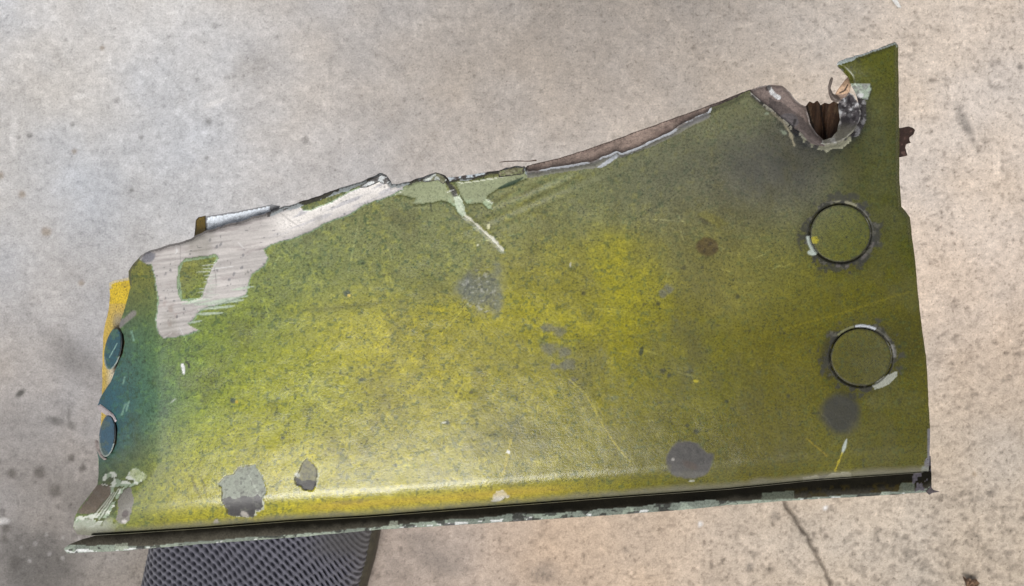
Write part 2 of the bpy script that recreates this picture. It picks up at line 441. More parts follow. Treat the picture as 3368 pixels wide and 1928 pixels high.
CP = [(400, 1300, 28, 82, 112), (430, 1200, 34, 92, 108), (395, 1430, 50, 92, 104), (470, 1500, 30, 84, 114), (440, 1090, 62, 102, 88), (470, 1000, 104, 116, 50), (460, 920, 108, 116, 50),
      (350, 1540, 70, 108, 100), (480, 1330, 70, 112, 88), (500, 1180, 92, 122, 66), (560, 1220, 102, 130, 62), (560, 1150, 110, 132, 55), (560, 1400, 112, 138, 62), (620, 1480, 138, 144, 42),
      (700, 1200, 122, 136, 50), (800, 1050, 116, 132, 56), (900, 900, 112, 124, 62), (1000, 800, 102, 116, 66), (1150, 720, 108, 114, 55), (1300, 760, 102, 110, 62), (1100, 900, 108, 120, 62),
      (1300, 900, 118, 124, 60), (1150, 1080, 155, 153, 32), (1250, 1150, 160, 156, 32), (1000, 1150, 140, 146, 42), (900, 1300, 142, 147, 42), (700, 1350, 132, 144, 50), (1100, 1300, 150, 150, 55),
      (1300, 1350, 144, 140, 58), (560, 1560, 172, 162, 10), (620, 1640, 182, 170, 14), (500, 1640, 132, 132, 44), (780, 1480, 156, 154, 26), (1000, 1600, 166, 156, 52), (1200, 1550, 158, 150, 72),
      (1400, 1500, 158, 150, 82), (1500, 1350, 150, 146, 62), (1450, 1600, 172, 162, 98), (1600, 1560, 152, 144, 76), (1500, 800, 108, 115, 62), (1700, 700, 106, 110, 66), (1800, 800, 110, 112, 62),
      (1750, 950, 154, 144, 22), (1900, 920, 152, 140, 10), (2050, 950, 156, 142, 6), (1950, 1100, 152, 140, 10), (2000, 1250, 136, 124, 16), (1800, 1300, 132, 124, 28), (1900, 1500, 126, 116, 32),
      (1650, 1250, 142, 137, 42), (1450, 1100, 150, 146, 42), (1400, 1250, 150, 146, 52), (2200, 1100, 130, 118, 12), (2150, 1350, 116, 105, 14), (2300, 1250, 120, 108, 10), (2150, 1550, 116, 106, 28), (1900, 620, 104, 110, 60),
      (2100, 520, 96, 101, 54), (2300, 430, 92, 96, 48), (2420, 380, 98, 107, 42), (2400, 600, 82, 83, 66), (2550, 560, 78, 78, 64), (2500, 480, 77, 78, 63), (2250, 650, 96, 99, 64),
      (2650, 650, 88, 91, 58), (2500, 760, 106, 106, 48), (2400, 850, 130, 122, 16), (2250, 800, 114, 112, 46), (2600, 900, 122, 114, 10), (2764, 768, 102, 102, 24), (2900, 600, 84, 90, 40),
      (2900, 400, 78, 84, 58), (2900, 250, 106, 112, 32), (2850, 200, 92, 100, 38), (2930, 300, 88, 92, 38), (2950, 800, 88, 88, 8), (2900, 950, 120, 110, 4), (2700, 1000, 122, 110, 10),
      (2600, 1150, 118, 107, 10), (2832, 1175, 92, 84, 8), (3000, 1100, 92, 82, 4), (2600, 1350, 114, 102, 8), (2950, 1350, 118, 102, 3), (3020, 1400, 110, 94, 3), (2500, 1500, 108, 98, 10),
      (2700, 1500, 116, 106, 12), (2900, 1480, 120, 106, 8), (2950, 1530, 84, 80, 32), (2600, 1570, 88, 82, 42), (2300, 1600, 106, 96, 42), (1900, 1630, 140, 126, 56), (1650, 1640, 160, 140, 62),
      (1200, 1650, 176, 156, 66), (1000, 1660, 178, 158, 60), (1400, 1650, 168, 148, 66), (800, 1690, 138, 126, 72), (600, 1705, 136, 124, 72), (450, 1720, 108, 113, 72), (400, 1650, 122, 128, 66), (420, 1580, 92, 120, 78)]
CPA = np.array(CP, float); CPL = lin(CPA[:, 2:])
blu = CPA[:, 4] > CPA[:, 2]
CPL[:, 0] = np.where(CPA[:, 0] < 2400, np.minimum(CPL[:, 0], 1.07 * CPL[:, 1]), np.minimum(CPL[:, 0], 1.22 * CPL[:, 1]))
CPL[~blu] *= np.array([1.02, 1.00, .50]); CPL[blu] *= np.array([.34, .78, 1.02])
CPL *= np.interp(CPA[:, 0], [0, 1900, 2300, 3100], [1.05, 1.0, .80, .64])[:, None]  # darker to the right: falloff of the light put into the paint colour
rt = np.interp(CPA[:, 0], [2200, 2700], [0, 1]) * np.interp(CPA[:, 1], [600, 800], [-.6, 1]); CPL[:, 0] *= 1 - .10 * rt; CPL[:, 1] *= 1 + .02 * rt
tp = np.interp(CPA[:, 1], [600, 1000], [1, 0]) * (CPA[:, 0] < 2750)
CPL = CPL * (1 + .04 * tp)[:, None] + (tp * .066)[:, None] * np.array([1.06, 1.0, 1.12])  # upper points lifted with grey, a sheen put into the paint colour
tl = np.interp(CPA[:, 0], [1300, 1700], [1, 0]) * (CPA[:, 1] < 1260) * ~blu; CPL[:, 0] *= 1 + .02 * tl; CPL[:, 2] += .014 * tl
lf = np.interp(CPA[:, 0], [430, 560], [1, 0]) * (CPA[:, 1] < 1050); CPL[:, 0] *= 1 + .15 * lf

def base_paint(u, v):
    uu = u + 50 * (fbm(u, v, 90, 51, 5) - .5); vv = v + 50 * (fbm(u, v, 90, 52, 5) - .5)
    W = np.zeros(u.shape); C = np.zeros((len(u), 3))
    for i in range(len(CPA)):
        d2 = (uu - CPA[i, 0]) ** 2 + (vv - CPA[i, 1]) ** 2
        w_ = np.exp(-d2 / (2 * 92 ** 2)) + 2e-5 / (d2 / 1e4 + .05)
        W += w_; C += w_[:, None] * CPL[i]
    C = C / W[:, None] / GAIN
    # stipple: yellow flecks on green, and fine dark flecks
    lw = sst(2600, 1500, u)
    n = fbm(u, v, 15, 61, 3); n2 = fbm(u * 1.0, v * .6, 11, 66, 2)
    yl = sst(.56, .74, n) * (.25 + .35 * lw)
    C = C * (1 + .55 * yl[:, None] * np.array([1, .85, -.2]))
    dk = sst(.60, .76, fbm(u, v, 10, 63, 2)) * (.26 + .30 * lw)
    C = C * (1 - dk[:, None]) + dk[:, None] * alb(52, 80, 52)
    gy = sst(.55, .78, fbm(u, v, 120, 65, 5)) * .22
    C = C * (1 - gy[:, None]) + gy[:, None] * alb(100, 100, 68)
    sp = sst(.80, .90, vn(u, v, 17, 68) * .55 + vn(u, v, 9, 69) * .45)
    C = C * (1 - .55 * sp)[:, None] + .55 * sp[:, None] * alb(38, 46, 36)
    return C * (1 + .22 * (n2 - .5))[:, None]

SCRAPE = [(440, 880), (455, 852), (467, 853), (480, 868), (500, 870), (512, 915), (520, 964), (520, 1022), (514, 1053), (523, 1094), (538, 1112), (579, 1109), (614, 1100), (654, 1085), (632, 1074), (619, 1065), (640, 1045), (650, 1031), (664, 1020),
          (690, 1009), (740, 998), (779, 982), (811, 966), (813, 946), (828, 902), (846, 888), (869, 875), (882, 848), (866, 821), (891, 803), (958, 786), (1016, 763), (1070, 732), (1150, 705), (1195, 674),
          (1250, 656), (1290, 640), (1323, 622), (1328, 610), (1295, 560), (1262, 592), (1167, 626), (1150, 632), (1096, 665), (1025, 692), (998, 692), (975, 672), (918, 650), (860, 690), (677, 740), (592, 780), (480, 810)]
ISLE = [(610, 850), (668, 841), (712, 837), (721, 853), (704, 870), (690, 902), (677, 942), (663, 982), (623, 995), (596, 991), (585, 969), (583, 924), (585, 884), (596, 859)]
PRIM1 = [(1292, 646), (1323, 629), (1330, 612), (1386, 592), (1457, 580), (1471, 629), (1493, 625), (1520, 664), (1526, 690), (1520, 713), (1502, 696), (1484, 669), (1453, 658), (1412, 669), (1354, 673), (1368, 653), (1310, 642)]
PRIM2 = [(1500, 600), (1573, 596), (1725, 566), (1738, 584), (1700, 600), (1640, 620), (1596, 651), (1622, 669), (1620, 691), (1604, 687), (1587, 669), (1533, 669), (1512, 640)]
STREAK = [((640, 1003), (802, 987), 5), ((650, 1018), (772, 1007), 4), ((640, 1034), (732, 1029), 3.5), ((615, 1063), (662, 1056), 3), ((600, 1000), (690, 985), 3), ((760, 955), (835, 942), 3), ((680, 996), (815, 974), 4)]
z7 = lambda L: [(600 + x * .2752, 1400 + y * .2752) for x, y in L]
PATCH1 = z7([(860, 470), (680, 500), (620, 580), (520, 600), (435, 700), (480, 750), (475, 870), (470, 910), (540, 1000), (540, 1060), (620, 1085), (850, 1090), (870, 1010), (945, 1005), (970, 920), (960, 860), (1000, 800), (990, 720), (930, 590)])
PATCH1D = z7([(460, 890), (560, 850), (640, 880), (760, 830), (830, 850), (900, 820), (960, 860), (975, 920), (950, 1010), (870, 1015), (850, 1095), (620, 1090), (535, 1065), (540, 1000)])
PATCH2 = z7([(1490, 400), (1560, 450), (1620, 540), (1600, 650), (1590, 720), (1560, 780), (1450, 770), (1420, 720), (1360, 710), (1340, 640), (1400, 540), (1430, 450)])
PATCH2D = z7([(1345, 630), (1390, 625), (1430, 665), (1500, 650), (1605, 670), (1592, 725), (1560, 785), (1450, 775), (1415, 720), (1360, 712)])
PALEC = [(330, 1600), (345, 1560), (375, 1555), (400, 1585), (430, 1550), (455, 1545), (480, 1560), (462, 1590), (420, 1600), (395, 1630), (370, 1680), (330, 1728), (290, 1735), (250, 1745), (238, 1720), (262, 1700), (330, 1690), (368, 1640), (360, 1600)]
DARKC = [(318, 1598), (345, 1590), (372, 1600), (370, 1630), (350, 1672), (310, 1690), (262, 1690), (252, 1690)]
GREYC = [(395, 1620), (430, 1600), (440, 1640), (425, 1715), (400, 1722), (380, 1710)]
PFLAP = [(2796, 277), (2820, 273), (2863, 275), (2865, 294), (2853, 327), (2828, 320), (2804, 302)]

def face_z(u, v, e):
    z = bend_z(u, v)
    z = z + crown(u, v) + 1.2 * (fbm(u, v, 40, 46, 2) - .5)
    for x, y, rx, ry in RIV:
        r = np.sqrt(((u - x) / rx) ** 2 + ((v - y) / ry) ** 2)
        z = z + 9 * (1 - sst(1.02, 1.08, r)) + 2.0 * (1 - sst(1.05, 1.6, r))
    # torn upper rim: rolled back and ragged
    up = sst(1000, 700, v) * sst(430, 520, u)
    z = z + up * 14 * (1 - sst(0, 22, e)) ** 2
    # lip of the punched notch, pushed in
    d = np.hypot((u - 2705) / 1.1, v - 360)
    z = z + 20 * (1 - sst(100, 230, d)) * sst(150, 260, v) * (u < 2960)
    # tab at the top right leans back a little
    z = z + 22 * sst(420, 140, v) * sst(2700, 2790, u)
    # crack: one side stands proud
    dc, tc = segdist(CRACK, u, v, closed=False, want_t=True)
    z = z - 2.0 * (1 - sst(0, 16, dc)) * (v > 600) * (u < 1700)
    wx = 9 * (fbm(u, v, 22, 81, 3) - .5); wy = 9 * (fbm(u, v, 22, 82, 3) - .5)
    z = z + 3.0 * (inside(SCRAPE, u + wx, v + wy * .7) & ~inside(ISLE, u + wx, v + wy))
    z = z + 2.2 * (inside(PATCH1, u + wx * .5, v + wy * .5) | inside(PATCH2, u + wx * .5, v + wy * .5)) + 2.5 * (inside(PRIM1, u + wx, v + wy) | inside(PRIM2, u + wx, v + wy))
    z = z + 1.0e-4 * np.maximum(0, v - 1150) ** 2 + 3.0 * (fbm(u, v, 150, 47, 3) - .5) + 1.2 * (fbm(u * .4, v, 40, 48, 2) - .5) * sst(1500, 1620, v)
    # ripples below the broken rim
    rip = np.exp(-((u - 1780) / 170) ** 2 - ((v - 640 + (u - 1780) * .42) / 46) ** 2)
    z = z + rip * 1.6 * np.sin((v + .42 * u) / 7.5)
    return z

def face_paint(u, v, e):
    C = base_paint(u, v)
    met = np.zeros(u.shape); rg = .275 + .10 * (fbm(u, v, 160, 77, 3) - .5)
    wx = 9 * (fbm(u, v, 22, 81, 3) - .5); wy = 9 * (fbm(u, v, 22, 82, 3) - .5)
    smo = np.zeros(u.shape)
    def put(m, col, k=1.0, mt=0.0, r=None, sm=.35):
        nonlocal C, met, rg, smo
        m = np.asarray(m, float) * k
        col = np.asarray(col, float)
        C = C * (1 - m[:, None]) + m[:, None] * col
        met = met * (1 - m) + m * mt; smo = smo * (1 - m) + m * sm
        if r is not None: rg = rg * (1 - m) + m * r
    def blob(x, y, rx, ry=None, ang=0., soft=.25, jag=.5, seed=0):
        ry = ry or rx; c, s = math.cos(ang), math.sin(ang)
        dx, dy = u - x, v - y
        r = np.sqrt(((dx * c + dy * s) / rx) ** 2 + ((-dx * s + dy * c) / ry) ** 2)
        r = r + jag * (fbm(u, v, max(6., min(rx, ry) * .9), 200 + seed + int(x) % 50, 3) - .5)
        return 1 - sst(1 - soft, 1 + soft, r)
    def line(pts, w_, jag=.8, taper=False):
        d, t_ = segdist(pts, u, v, closed=False, want_t=True)
        ww = w_ * (1 + jag * 1.6 * (fbm(u, v, 16, 301, 2) - .5))
        if taper: ww = ww * (1.05 - .8 * np.abs(2 * t_ - 1) ** 2)
        return 1 - sst(ww * .5, ww * 1.0 + 1.2, d)
    # --- sooty grey round the notch and under the peak
    soot = np.exp(-((u - 2540) / 210) ** 2 - ((v - 545) / 130) ** 2) * .72
    soot = np.maximum(soot, np.exp(-((u - 2200) / 330) ** 2 - ((v - 560 + .22 * (u - 2200)) / 110) ** 2) * .34)
    put(np.clip(soot * (.6 + .8 * fbm(u, v, 60, 91, 3)), 0, .85), alb(62, 62, 58))
    dn = np.hypot((u - 2710) / 1.08, v - 372)
    put((1 - sst(98, 165, dn)) * sst(230, 330, v) * (.45 + .9 * fbm(u, v, 24, 92, 3)), alb(30, 32, 36), .95)
    # --- dirt line over the lower roll and smears
    put(blob(1150, 1008, 170, 9, -.10, .8, .9), alb(98, 100, 48), .55)
    put(blob(1640, 1150, 200, 60, .2, .9, .7), alb(120, 118, 60), .25)
    put(blob(1520, 940, 26, 40, .6, .7), alb(92, 96, 84), .35)
    for (x, y, a, l) in ((2280, 1150, 1.7, 60), (2250, 1260, 2.0, 50), (1240, 1380, 1.9, 70), (1700, 1430, 1.4, 50), (1190, 1470, 1.2, 40), (2420, 700, .2, 50), (2700, 880, 1.5, 70)):
        put(blob(x, y, l, 18, a, .9, 1.1), alb(78, 74, 40), .30)
    # worn-through grey spot, small grey spots
    put(blob(1572, 955, 74, 70, .2, .35, 1.3), alb(98, 104, 100), .72, .1, .5)
    for (x, y, r) in ((1804, 1079, 18), (1842, 1090, 20), (1806, 1146, 22), (1857, 1156, 22), (1866, 1201, 24), (1881, 1252, 11), (1822, 1206, 10), (2200, 950, 16), (2180, 965, 14)):
        put(blob(x, y, r, r * .9, .3, .4, 1.3, 3), alb(104, 104, 94), .70)
    n = sst(.62, .8, fbm(u, v, 9, 97, 2)) * blob(1572, 955, 72, 68, .2, .3, 1.)
    put(n, alb(190, 190, 180), .5); put(sst(.6, .75, fbm(u, v, 8, 98, 2)) * blob(1572, 955, 72, 68, .2, .3, 1.), alb(50, 56, 56), .6)
    put(blob(2328, 812, 35, 31, 0, .12, .5), alb(82, 66, 34), .88); put(sst(.5, .7, fbm(u, v, 10, 99, 2)) * blob(2328, 812, 30, 26, 0, .2, .5), alb(50, 38, 24), .7)
    put(blob(2340, 722, 46, 16, .45, .4, 1.4), alb(140, 132, 40), .30); put(blob(2318, 728, 22, 7, .6, .5, 1.), alb(52, 48, 40), .6)
    put(blob(2109, 1156, 7, 17, .25, .3, .5), alb(48, 56, 30), .9)
    for (x, y, r) in ((1141, 964, 11), (767, 1320, 9), (2426, 976, 8), (2390, 1320, 6), (1920, 965, 8), (2165, 1000, 7), (2180, 1220, 9), (2200, 1235, 7), (2250, 880, 8), (1550, 1290, 7), (1500, 1290, 6), (1300, 1530, 7), (2260, 1400, 7), (2290, 1420, 9), (2310, 880, 6), (1470, 1390, 8), (1190, 1250, 7), (2592, 1303, 6), (930, 1440, 6)):
        put(blob(x, y, r, r, 0, .4, .8), alb(34, 58, 66) if x < 1500 else alb(44, 48, 34), .75)
    put(blob(1148, 972, 5), alb(215, 190, 90), .9); put(blob(779, 1322, 5), alb(200, 170, 40), .8)
    # scraped bare metal with its drag lines
    sc = inside(SCRAPE, u + wx, v + wy * .7) & ~inside(ISLE, u + wx, v + wy)
    grain = fbm(u * .045, v + u * .13, 6.5, 111, 2) * .7 + fbm(u * .1, v + u * .13, 16, 112, 2) * .3
    blt = alb(186, 180, 176)
    mm = sc.astype(float)
    halo = ~inside([(604, 862), (712, 845), (686, 910), (660, 980), (600, 984), (590, 900)], u, v) & (inside(SCRAPE, u + wx + 4, v + wy + 3) | inside(SCRAPE, u + wx - 4, v + wy - 3)) & ~sc
    put(halo, alb(150, 178, 150), .55)
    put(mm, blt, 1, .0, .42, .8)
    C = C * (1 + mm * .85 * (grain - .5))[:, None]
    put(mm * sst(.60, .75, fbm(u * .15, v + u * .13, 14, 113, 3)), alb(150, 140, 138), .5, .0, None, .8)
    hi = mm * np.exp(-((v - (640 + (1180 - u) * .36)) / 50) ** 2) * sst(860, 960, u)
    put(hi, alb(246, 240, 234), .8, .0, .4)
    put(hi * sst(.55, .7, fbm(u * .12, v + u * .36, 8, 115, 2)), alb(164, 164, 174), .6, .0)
    put(mm * sst(.62, .8, fbm(u, v, 40, 117, 3)) * sst(900, 1000, v), alb(156, 140, 134), .6, 0, None, .8)
    put(mm * sst(.78, .86, fbm(u, v, 11, 118, 2)), alb(70, 72, 80), .6)
    for (x, y) in ((712, 812), (690, 790), (725, 805), (560, 890), (545, 900), (800, 840), (795, 880), (755, 920), (770, 900)):
        put(blob(x, y, 4, 6, .4, .4, 1.6) * mm, alb(90, 92, 100), .6)
    put(blob(488, 846, 24, 18, -.5, .2, .6), alb(128, 128, 136), .9, .2)
    for a, b, w_ in STREAK: put(line([a, b], w_ * 1.3, .6, True), alb(178, 192, 172), .85)
    for i in range(14):
        y = 870 + i * 11; x = 690 + 12 * math.sin(i * 2.3)
        put(line([(x - 25 - 10 * math.sin(i), y + 4), (x + 20, y)], 2.2, .6, True), alb(190, 196, 184), .6)
    put(line([(392, 1072), (440, 1030)], 11, .3) , alb(140, 135, 130), .9)
    put(blob(398, 1062, 14, 10, -.7, .3), alb(126, 124, 124), .8)
    # pale primer where the top coat has flaked
    pa = inside(PRIM1, u + wx, v + wy) | inside(PRIM2, u + wx, v + wy)
    shade = inside(PRIM1, u + wx, v + wy - 7) | inside(PRIM2, u + wx, v + wy - 7)
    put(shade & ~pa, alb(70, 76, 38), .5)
    put(pa, alb(148, 155, 120)); put(pa * sst(.5, .72, fbm(u, v, 20, 121, 3)) * sst(640, 680, v), alb(176, 196, 160), .9)
    put(line([(1415, 668), (1420, 695)], 3), alb(50, 58, 36), .8)
    put(line([(1640, 620), (1690, 600), (1720, 584)], 8, .5, True), alb(42, 66, 50), .9)
    for i, (x, y) in enumerate(((1640, 655), (1690, 640), (1740, 628), (1690, 672), (1760, 650), (1820, 600), (1880, 590), (1800, 575))):
        put(line([(x - 45, y + 26), (x + 50, y - 26)], 5 + i % 3 * 2, .9, True), alb(126, 134, 92) if i % 2 else alb(70, 70, 34), .35)
    # the white crack
    d, t_ = segdist(CRACK, u, v, closed=False, want_t=True)
    wcr = (1.5 + 4.5 * t_ + 3 * (1 - sst(0, .3, t_))) * (.1 + 1.7 * fbm(u, v, 13, 131, 2))
    put((1 - sst(wcr * .6, wcr + 1, d)), alb(222, 220, 200), .95); put((1 - sst(.8, 2.5, segdist(CRACK + np.array([-5, 3]), u, v, closed=False))) * (t_ > .02) * (t_ < .98), alb(58, 60, 36), .5)
    put(inside([(1493, 650), (1500, 690), (1520, 715), (1532, 706), (1528, 680), (1510, 640)], u + wx * .5, v + wy * .5), alb(196, 208, 184), .8)
    put(blob(1607, 745, 6, 9, .3), alb(214, 212, 170), .9); put(blob(1876, 872, 3, 8), alb(220, 220, 200), .8); put(blob(1571, 806, 3, 4), alb(220, 220, 190), .7)
    put(line([(1472, 602), (1485, 618), (1498, 640)], 9, .8), alb(44, 40, 42), .9)
    # grey patches near the lower roll
    for pp, pd, lo, dk in ((PATCH1, PATCH1D, alb(142, 148, 134), alb(64, 62, 62)), (PATCH2, PATCH2D, alb(110, 108, 94), alb(64, 62, 60))):
        w2 = 10 * (fbm(u, v, 9, 83, 2) - .5)
        a = inside(pp, u + wx * .5 + w2, v + wy * .5 - w2); b = inside(pd, u + wx + w2, v + wy) & a
        put(inside(pp, u + wx * .5 + w2 - 5, v + wy * .5 - w2 - 3) & ~a & (vn(u, v, 24, 84) > .4), alb(186, 190, 176), .7)  # bright rim line painted as a highlight on the patch edge
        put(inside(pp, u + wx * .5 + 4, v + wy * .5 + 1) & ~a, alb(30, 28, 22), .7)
        if pp is PATCH2: put(a & ~b, lo, .8, 0, .5); put((a & ~b) * sst(.58, .75, fbm(u, v, 10, 141, 3)), alb(84, 84, 76), .7)
        else: put(a & ~b, lo, 1, .0, .5)
        put(b, dk, 1, .0, .5)
        put(a * sst(.60, .72, fbm(u, v, 13, 146, 3)), alb(100, 100, 92), .5); put(a * sst(.66, .74, fbm(u, v, 9, 147, 2)), alb(40, 38, 36), .5)
    put(blob(804, 1692, 14, 9, .5, .2), alb(170, 164, 156), .9); put(blob(711, 1716, 8, 7), alb(196, 188, 180), .9); put(blob(978, 1562, 10, 6, .6), alb(190, 192, 180), .9)
    g = blob(2268, 1518, 68, 63, 0, .10, .95)
    put(g, alb(74, 71, 68), 1, .0, .6); put(g * sst(.5, .7, fbm(u, v, 12, 145, 3)) * sst(1560, 1520, v), alb(58, 56, 54), .7); put(g * sst(1545, 1560, v), alb(100, 98, 92), .7)
    put(blob(2270, 1530, 26, 12, .4, .4), alb(72, 58, 50), .7); put(blob(2275, 1582, 9, 4), alb(170, 172, 160), .8); put(blob(2213, 1512, 6, 5), alb(160, 156, 150), .8)
    st = blob(2766, 1362, 66, 66, 0, .28, .25)
    put(st, alb(36, 36, 35), .88, 0, .5)
    # scratches and chips
    rs = np.random.RandomState(7)
    for q in range(150):
        x0 = rs.uniform(520, 3020); y0 = rs.uniform(650, 1640); a = rs.normal(.0 if q % 3 else 1.2, .5); L = rs.uniform(15, 110) * (1 if q % 5 else 2)
        x1, y1 = x0 + L * math.cos(a), y0 + L * math.sin(a)
        sel = (u > min(x0, x1) - 6) & (u < max(x0, x1) + 6) & (v > min(y0, y1) - 6) & (v < max(y0, y1) + 6)
        if not sel.any(): continue
        d_, t_ = segdist([(x0, y0), ((x0 + x1) / 2 + rs.normal(0, 3), (y0 + y1) / 2 + rs.normal(0, 3)), (x1, y1)], u[sel], v[sel], closed=False, want_t=True)
        wq = rs.uniform(1.2, 2.6) * (1 - .7 * np.abs(2 * t_ - 1)) * (.3 + 1.2 * vn(u[sel], v[sel], 14, q))
        kq = (1 - sst(wq * .5, wq + 1.5, d_)) * rs.uniform(.2, .55)
        cq = C[sel]
        C[sel] = cq * (1 - kq[:, None]) + kq[:, None] * (np.minimum(cq * 2.0 + .03, .6) if q % 2 else cq * .3)
    # runs and rubbed grime that follow the length and the height of the part
    n_ = fbm(u * .35, v, 46, 401, 5) * .6 + fbm(u, v * .5, 110, 402, 5) * .4
    C = C * (1 + .32 * (n_ - .5))[:, None]
    gk = sst(.56, .74, fbm(u * .8, v * .5, 90, 404, 5)) * .30
    C = C * (1 - gk[:, None]) + gk[:, None] * alb(84, 80, 46)
    put(line([(1929, 1300), (1977, 1387), (2015, 1449), (2054, 1500), (2073, 1518)], 1.7, 1.2), alb(190, 176, 60), .6)
    put(line([(1870, 1245), (1929, 1300)], 1.4, 1.), alb(190, 180, 60), .5)
    put(line([(1681, 1447), (1668, 1505), (1655, 1560)], 3.4, 1.3), alb(180, 164, 50), .6); put(blob(1672, 1487, 7, 5, .6, .2, 1.6), alb(226, 226, 224), .9, .0)
    put(blob(1645, 1633, 24, 15, -.2, .15, 1.3), alb(222, 222, 220), .95, .3, .3); put(blob(1630, 1646, 14, 4, -.1), alb(200, 200, 196), .9, .2)
    put(line([(2784, 1446), (2770, 1492)], 6.5, .5, True), alb(176, 184, 176), .95); put(line([(2770, 1490), (2747, 1548)], 3.4, 1.2), alb(180, 164, 40), .7)
    put(line([(2650, 1440), (2720, 1500)], 2, 1.), alb(150, 130, 20), .6)
    put(line([(2590, 1075), (2760, 1035), (2960, 965)], 5, 1.), alb(140, 128, 8), .12); put(line([(2500, 1105), (2800, 1020), (2990, 960)], 2.2, 1.), alb(160, 148, 20), .14)
    put(blob(602, 1211, 6, 17, -.15, .2, .9), alb(236, 236, 236), .95, .2); put(line([(611, 1190), (621, 1198), (622, 1208)], 3.5, .3), alb(26, 26, 20), .9)
    put(line([(630, 1565), (645, 1610), (665, 1645)], 6, .8, True), alb(96, 90, 20), .55); put(line([(660, 1565), (672, 1600), (680, 1640)], 6, .8, True), alb(84, 80, 22), .55)
    put(line([(1090, 1655), (1160, 1652), (1220, 1644)], 8, 1., True), alb(92, 92, 72), .55)
    put(blob(570, 1318, 12, 3, -.6), alb(196, 205, 190), .6); put(blob(1460, 1390, 8, 3, -.2), alb(220, 220, 200), .7); put(blob(2290, 1254, 10, 4, .1), alb(200, 185, 40), .7)
    for (x0, y0, x1, y1) in ((400, 1365, 412, 1330), (415, 1350, 425, 1320), (432, 1090, 440, 1120), (410, 1240, 405, 1262)):
        put(line([(x0, y0), (x1, y1)], 3, .8), alb(140, 180, 160), .6)
    # flaked lower left corner
    gc = inside(GREYC, u + wx, v + wy); put(gc, alb(128, 124, 118), .95)
    dc = inside(DARKC, u + wx, v + wy); put(dc, alb(118, 105, 94), .95, 0, .5); put(dc * sst(.6, .75, fbm(u, v, 12, 151, 2)), alb(130, 122, 112), .5)
    pc = inside(PALEC, u + 2.2 * wx, v + 2.2 * wy) & (fbm(u * .8 + .5 * v, v - .3 * u, 15, 153, 3) > .40)
    put(inside(PALEC, u + 2.2 * wx - 4, v + 2.2 * wy - 4) & ~pc, alb(70, 72, 52), .5)
    put(pc, np.where((fbm(u, v, 17, 154, 3) > .55)[:, None], alb(222, 226, 214), alb(158, 174, 150)), .92, 0, .45, .7)
    put(sst(1690, 1720, v) * sst(420, 330, u) * sst(.35, .5, fbm(u, v, 24, 155, 3)), alb(176, 180, 166), .8, .3, .35, .7)
    for q in range(7): put(line([(398 - 7 * q, 1600 + 6 * q), (330 - 4 * q, 1712 - 3 * q)], 2.6, 1., True), alb(206, 212, 196) if q % 2 else alb(70, 72, 40), .7)
    put(blob(452, 1562, 28, 18, .2, .2, 1.6), alb(176, 186, 138), .8)
    put(blob(412, 1690, 10, 14, .3), alb(84, 74, 74), .8); put(blob(408, 1716, 9, 7), alb(206, 200, 196), .8)
    # grime and chips round the two flush rivets
    for k, (x, y, rx, ry) in enumerate(RIV):
        r = np.sqrt(((u - x) / rx) ** 2 + ((v - y) / ry) ** 2); th = np.arctan2(v - y, u - x)
        wd = np.clip(.085 + .07 * np.sin(th + (.75 if k == 0 else 4.4)) + .62 * (fbm(u, v, 20, 161 + k, 3) - .5), .035, .34)
        put((1 - sst(wd * .7, wd * 1.3, np.abs(r - 1.08))), np.where((fbm(u, v, 12, 163, 2) > .60)[:, None], alb(84, 82, 76), alb(26, 27, 28)), .92, 0, .6)
        put((1 - sst(.1, .5, np.abs(r - 1.1))) * (.3 + .7 * fbm(u, v, 40, 165, 3)), alb(58, 54, 26), .45)
        put(sst(.57, .64, fbm(u, v, 26, 361 + k, 4)) * (1 - sst(.30, .42, np.abs(r - 1.12))), alb(40, 40, 34), .75, 0, .6)
        if k == 0:
            put((1 - sst(.04, .08, np.abs(r - 1.09))) * (np.abs(th - 2.75) < .32), alb(186, 196, 186), .9)
            put(blob(2668, 832, 12, 8, .2), alb(186, 196, 186), .9)
            put((1 - sst(.03, .06, np.abs(r - 1.11))) * (np.abs(th + 1.45) < .42) * sst(.4, .6, fbm(u, v, 14, 167, 2)), alb(140, 136, 110), .8)
            put((1 - sst(.05, .09, np.abs(r - 1.12))) * (th > .25) * (th < 1.7) * sst(.35, .55, fbm(u, v, 18, 168, 2)), alb(96, 90, 86), .8)
        else:
            put((1 - sst(.035, .06, np.abs(r - 1.09))) * (np.abs(th + 1.42) < .33), alb(186, 190, 196), .95, .2)
            put((1 - sst(.03, .05, np.abs(r - 1.09))) * (np.abs(th + 2.1) < .3), alb(130, 130, 92), .7)
            put((1 - sst(.05, .08, np.abs(r - 1.12))) * (np.abs(th + .18) < .2), alb(110, 108, 104), .9)
            put(inside([(2868, 1268), (2912, 1236), (2950, 1222), (2952, 1236), (2926, 1264), (2876, 1282)], u + wx * .5, v + wy * .5), alb(160, 162, 150), .95)
            put((1 - sst(.08, .2, np.abs(r - 1.2))) * (np.abs(np.abs(th) - 3.0) < .5) * (.4 + .7 * fbm(u, v, 20, 169, 3)), alb(40, 38, 30), .7)
    # torn rim: bright broken metal and dark dirt alternating along the upper edge
    up = (v < 720) & (u > 880) & (u < 2330)
    ewid = 5 + 16 * fbm(u, v, 60, 171, 3) * np.where(u < 1480, 1.0, .75)
    rim = (e < ewid) & up
    rn = fbm(u, v, 44, 173, 3)
    put(rim & (rn > .52), alb(196, 204, 206), .9, .3, .35); put(rim & (rn <= .52), alb(66, 62, 60), .85)
    put((e < 4.5) & up, alb(50, 46, 44), .8)
    put((e < 7) & (v < 940) & (u < 920) & (u > 425), alb(70, 66, 66), .6)
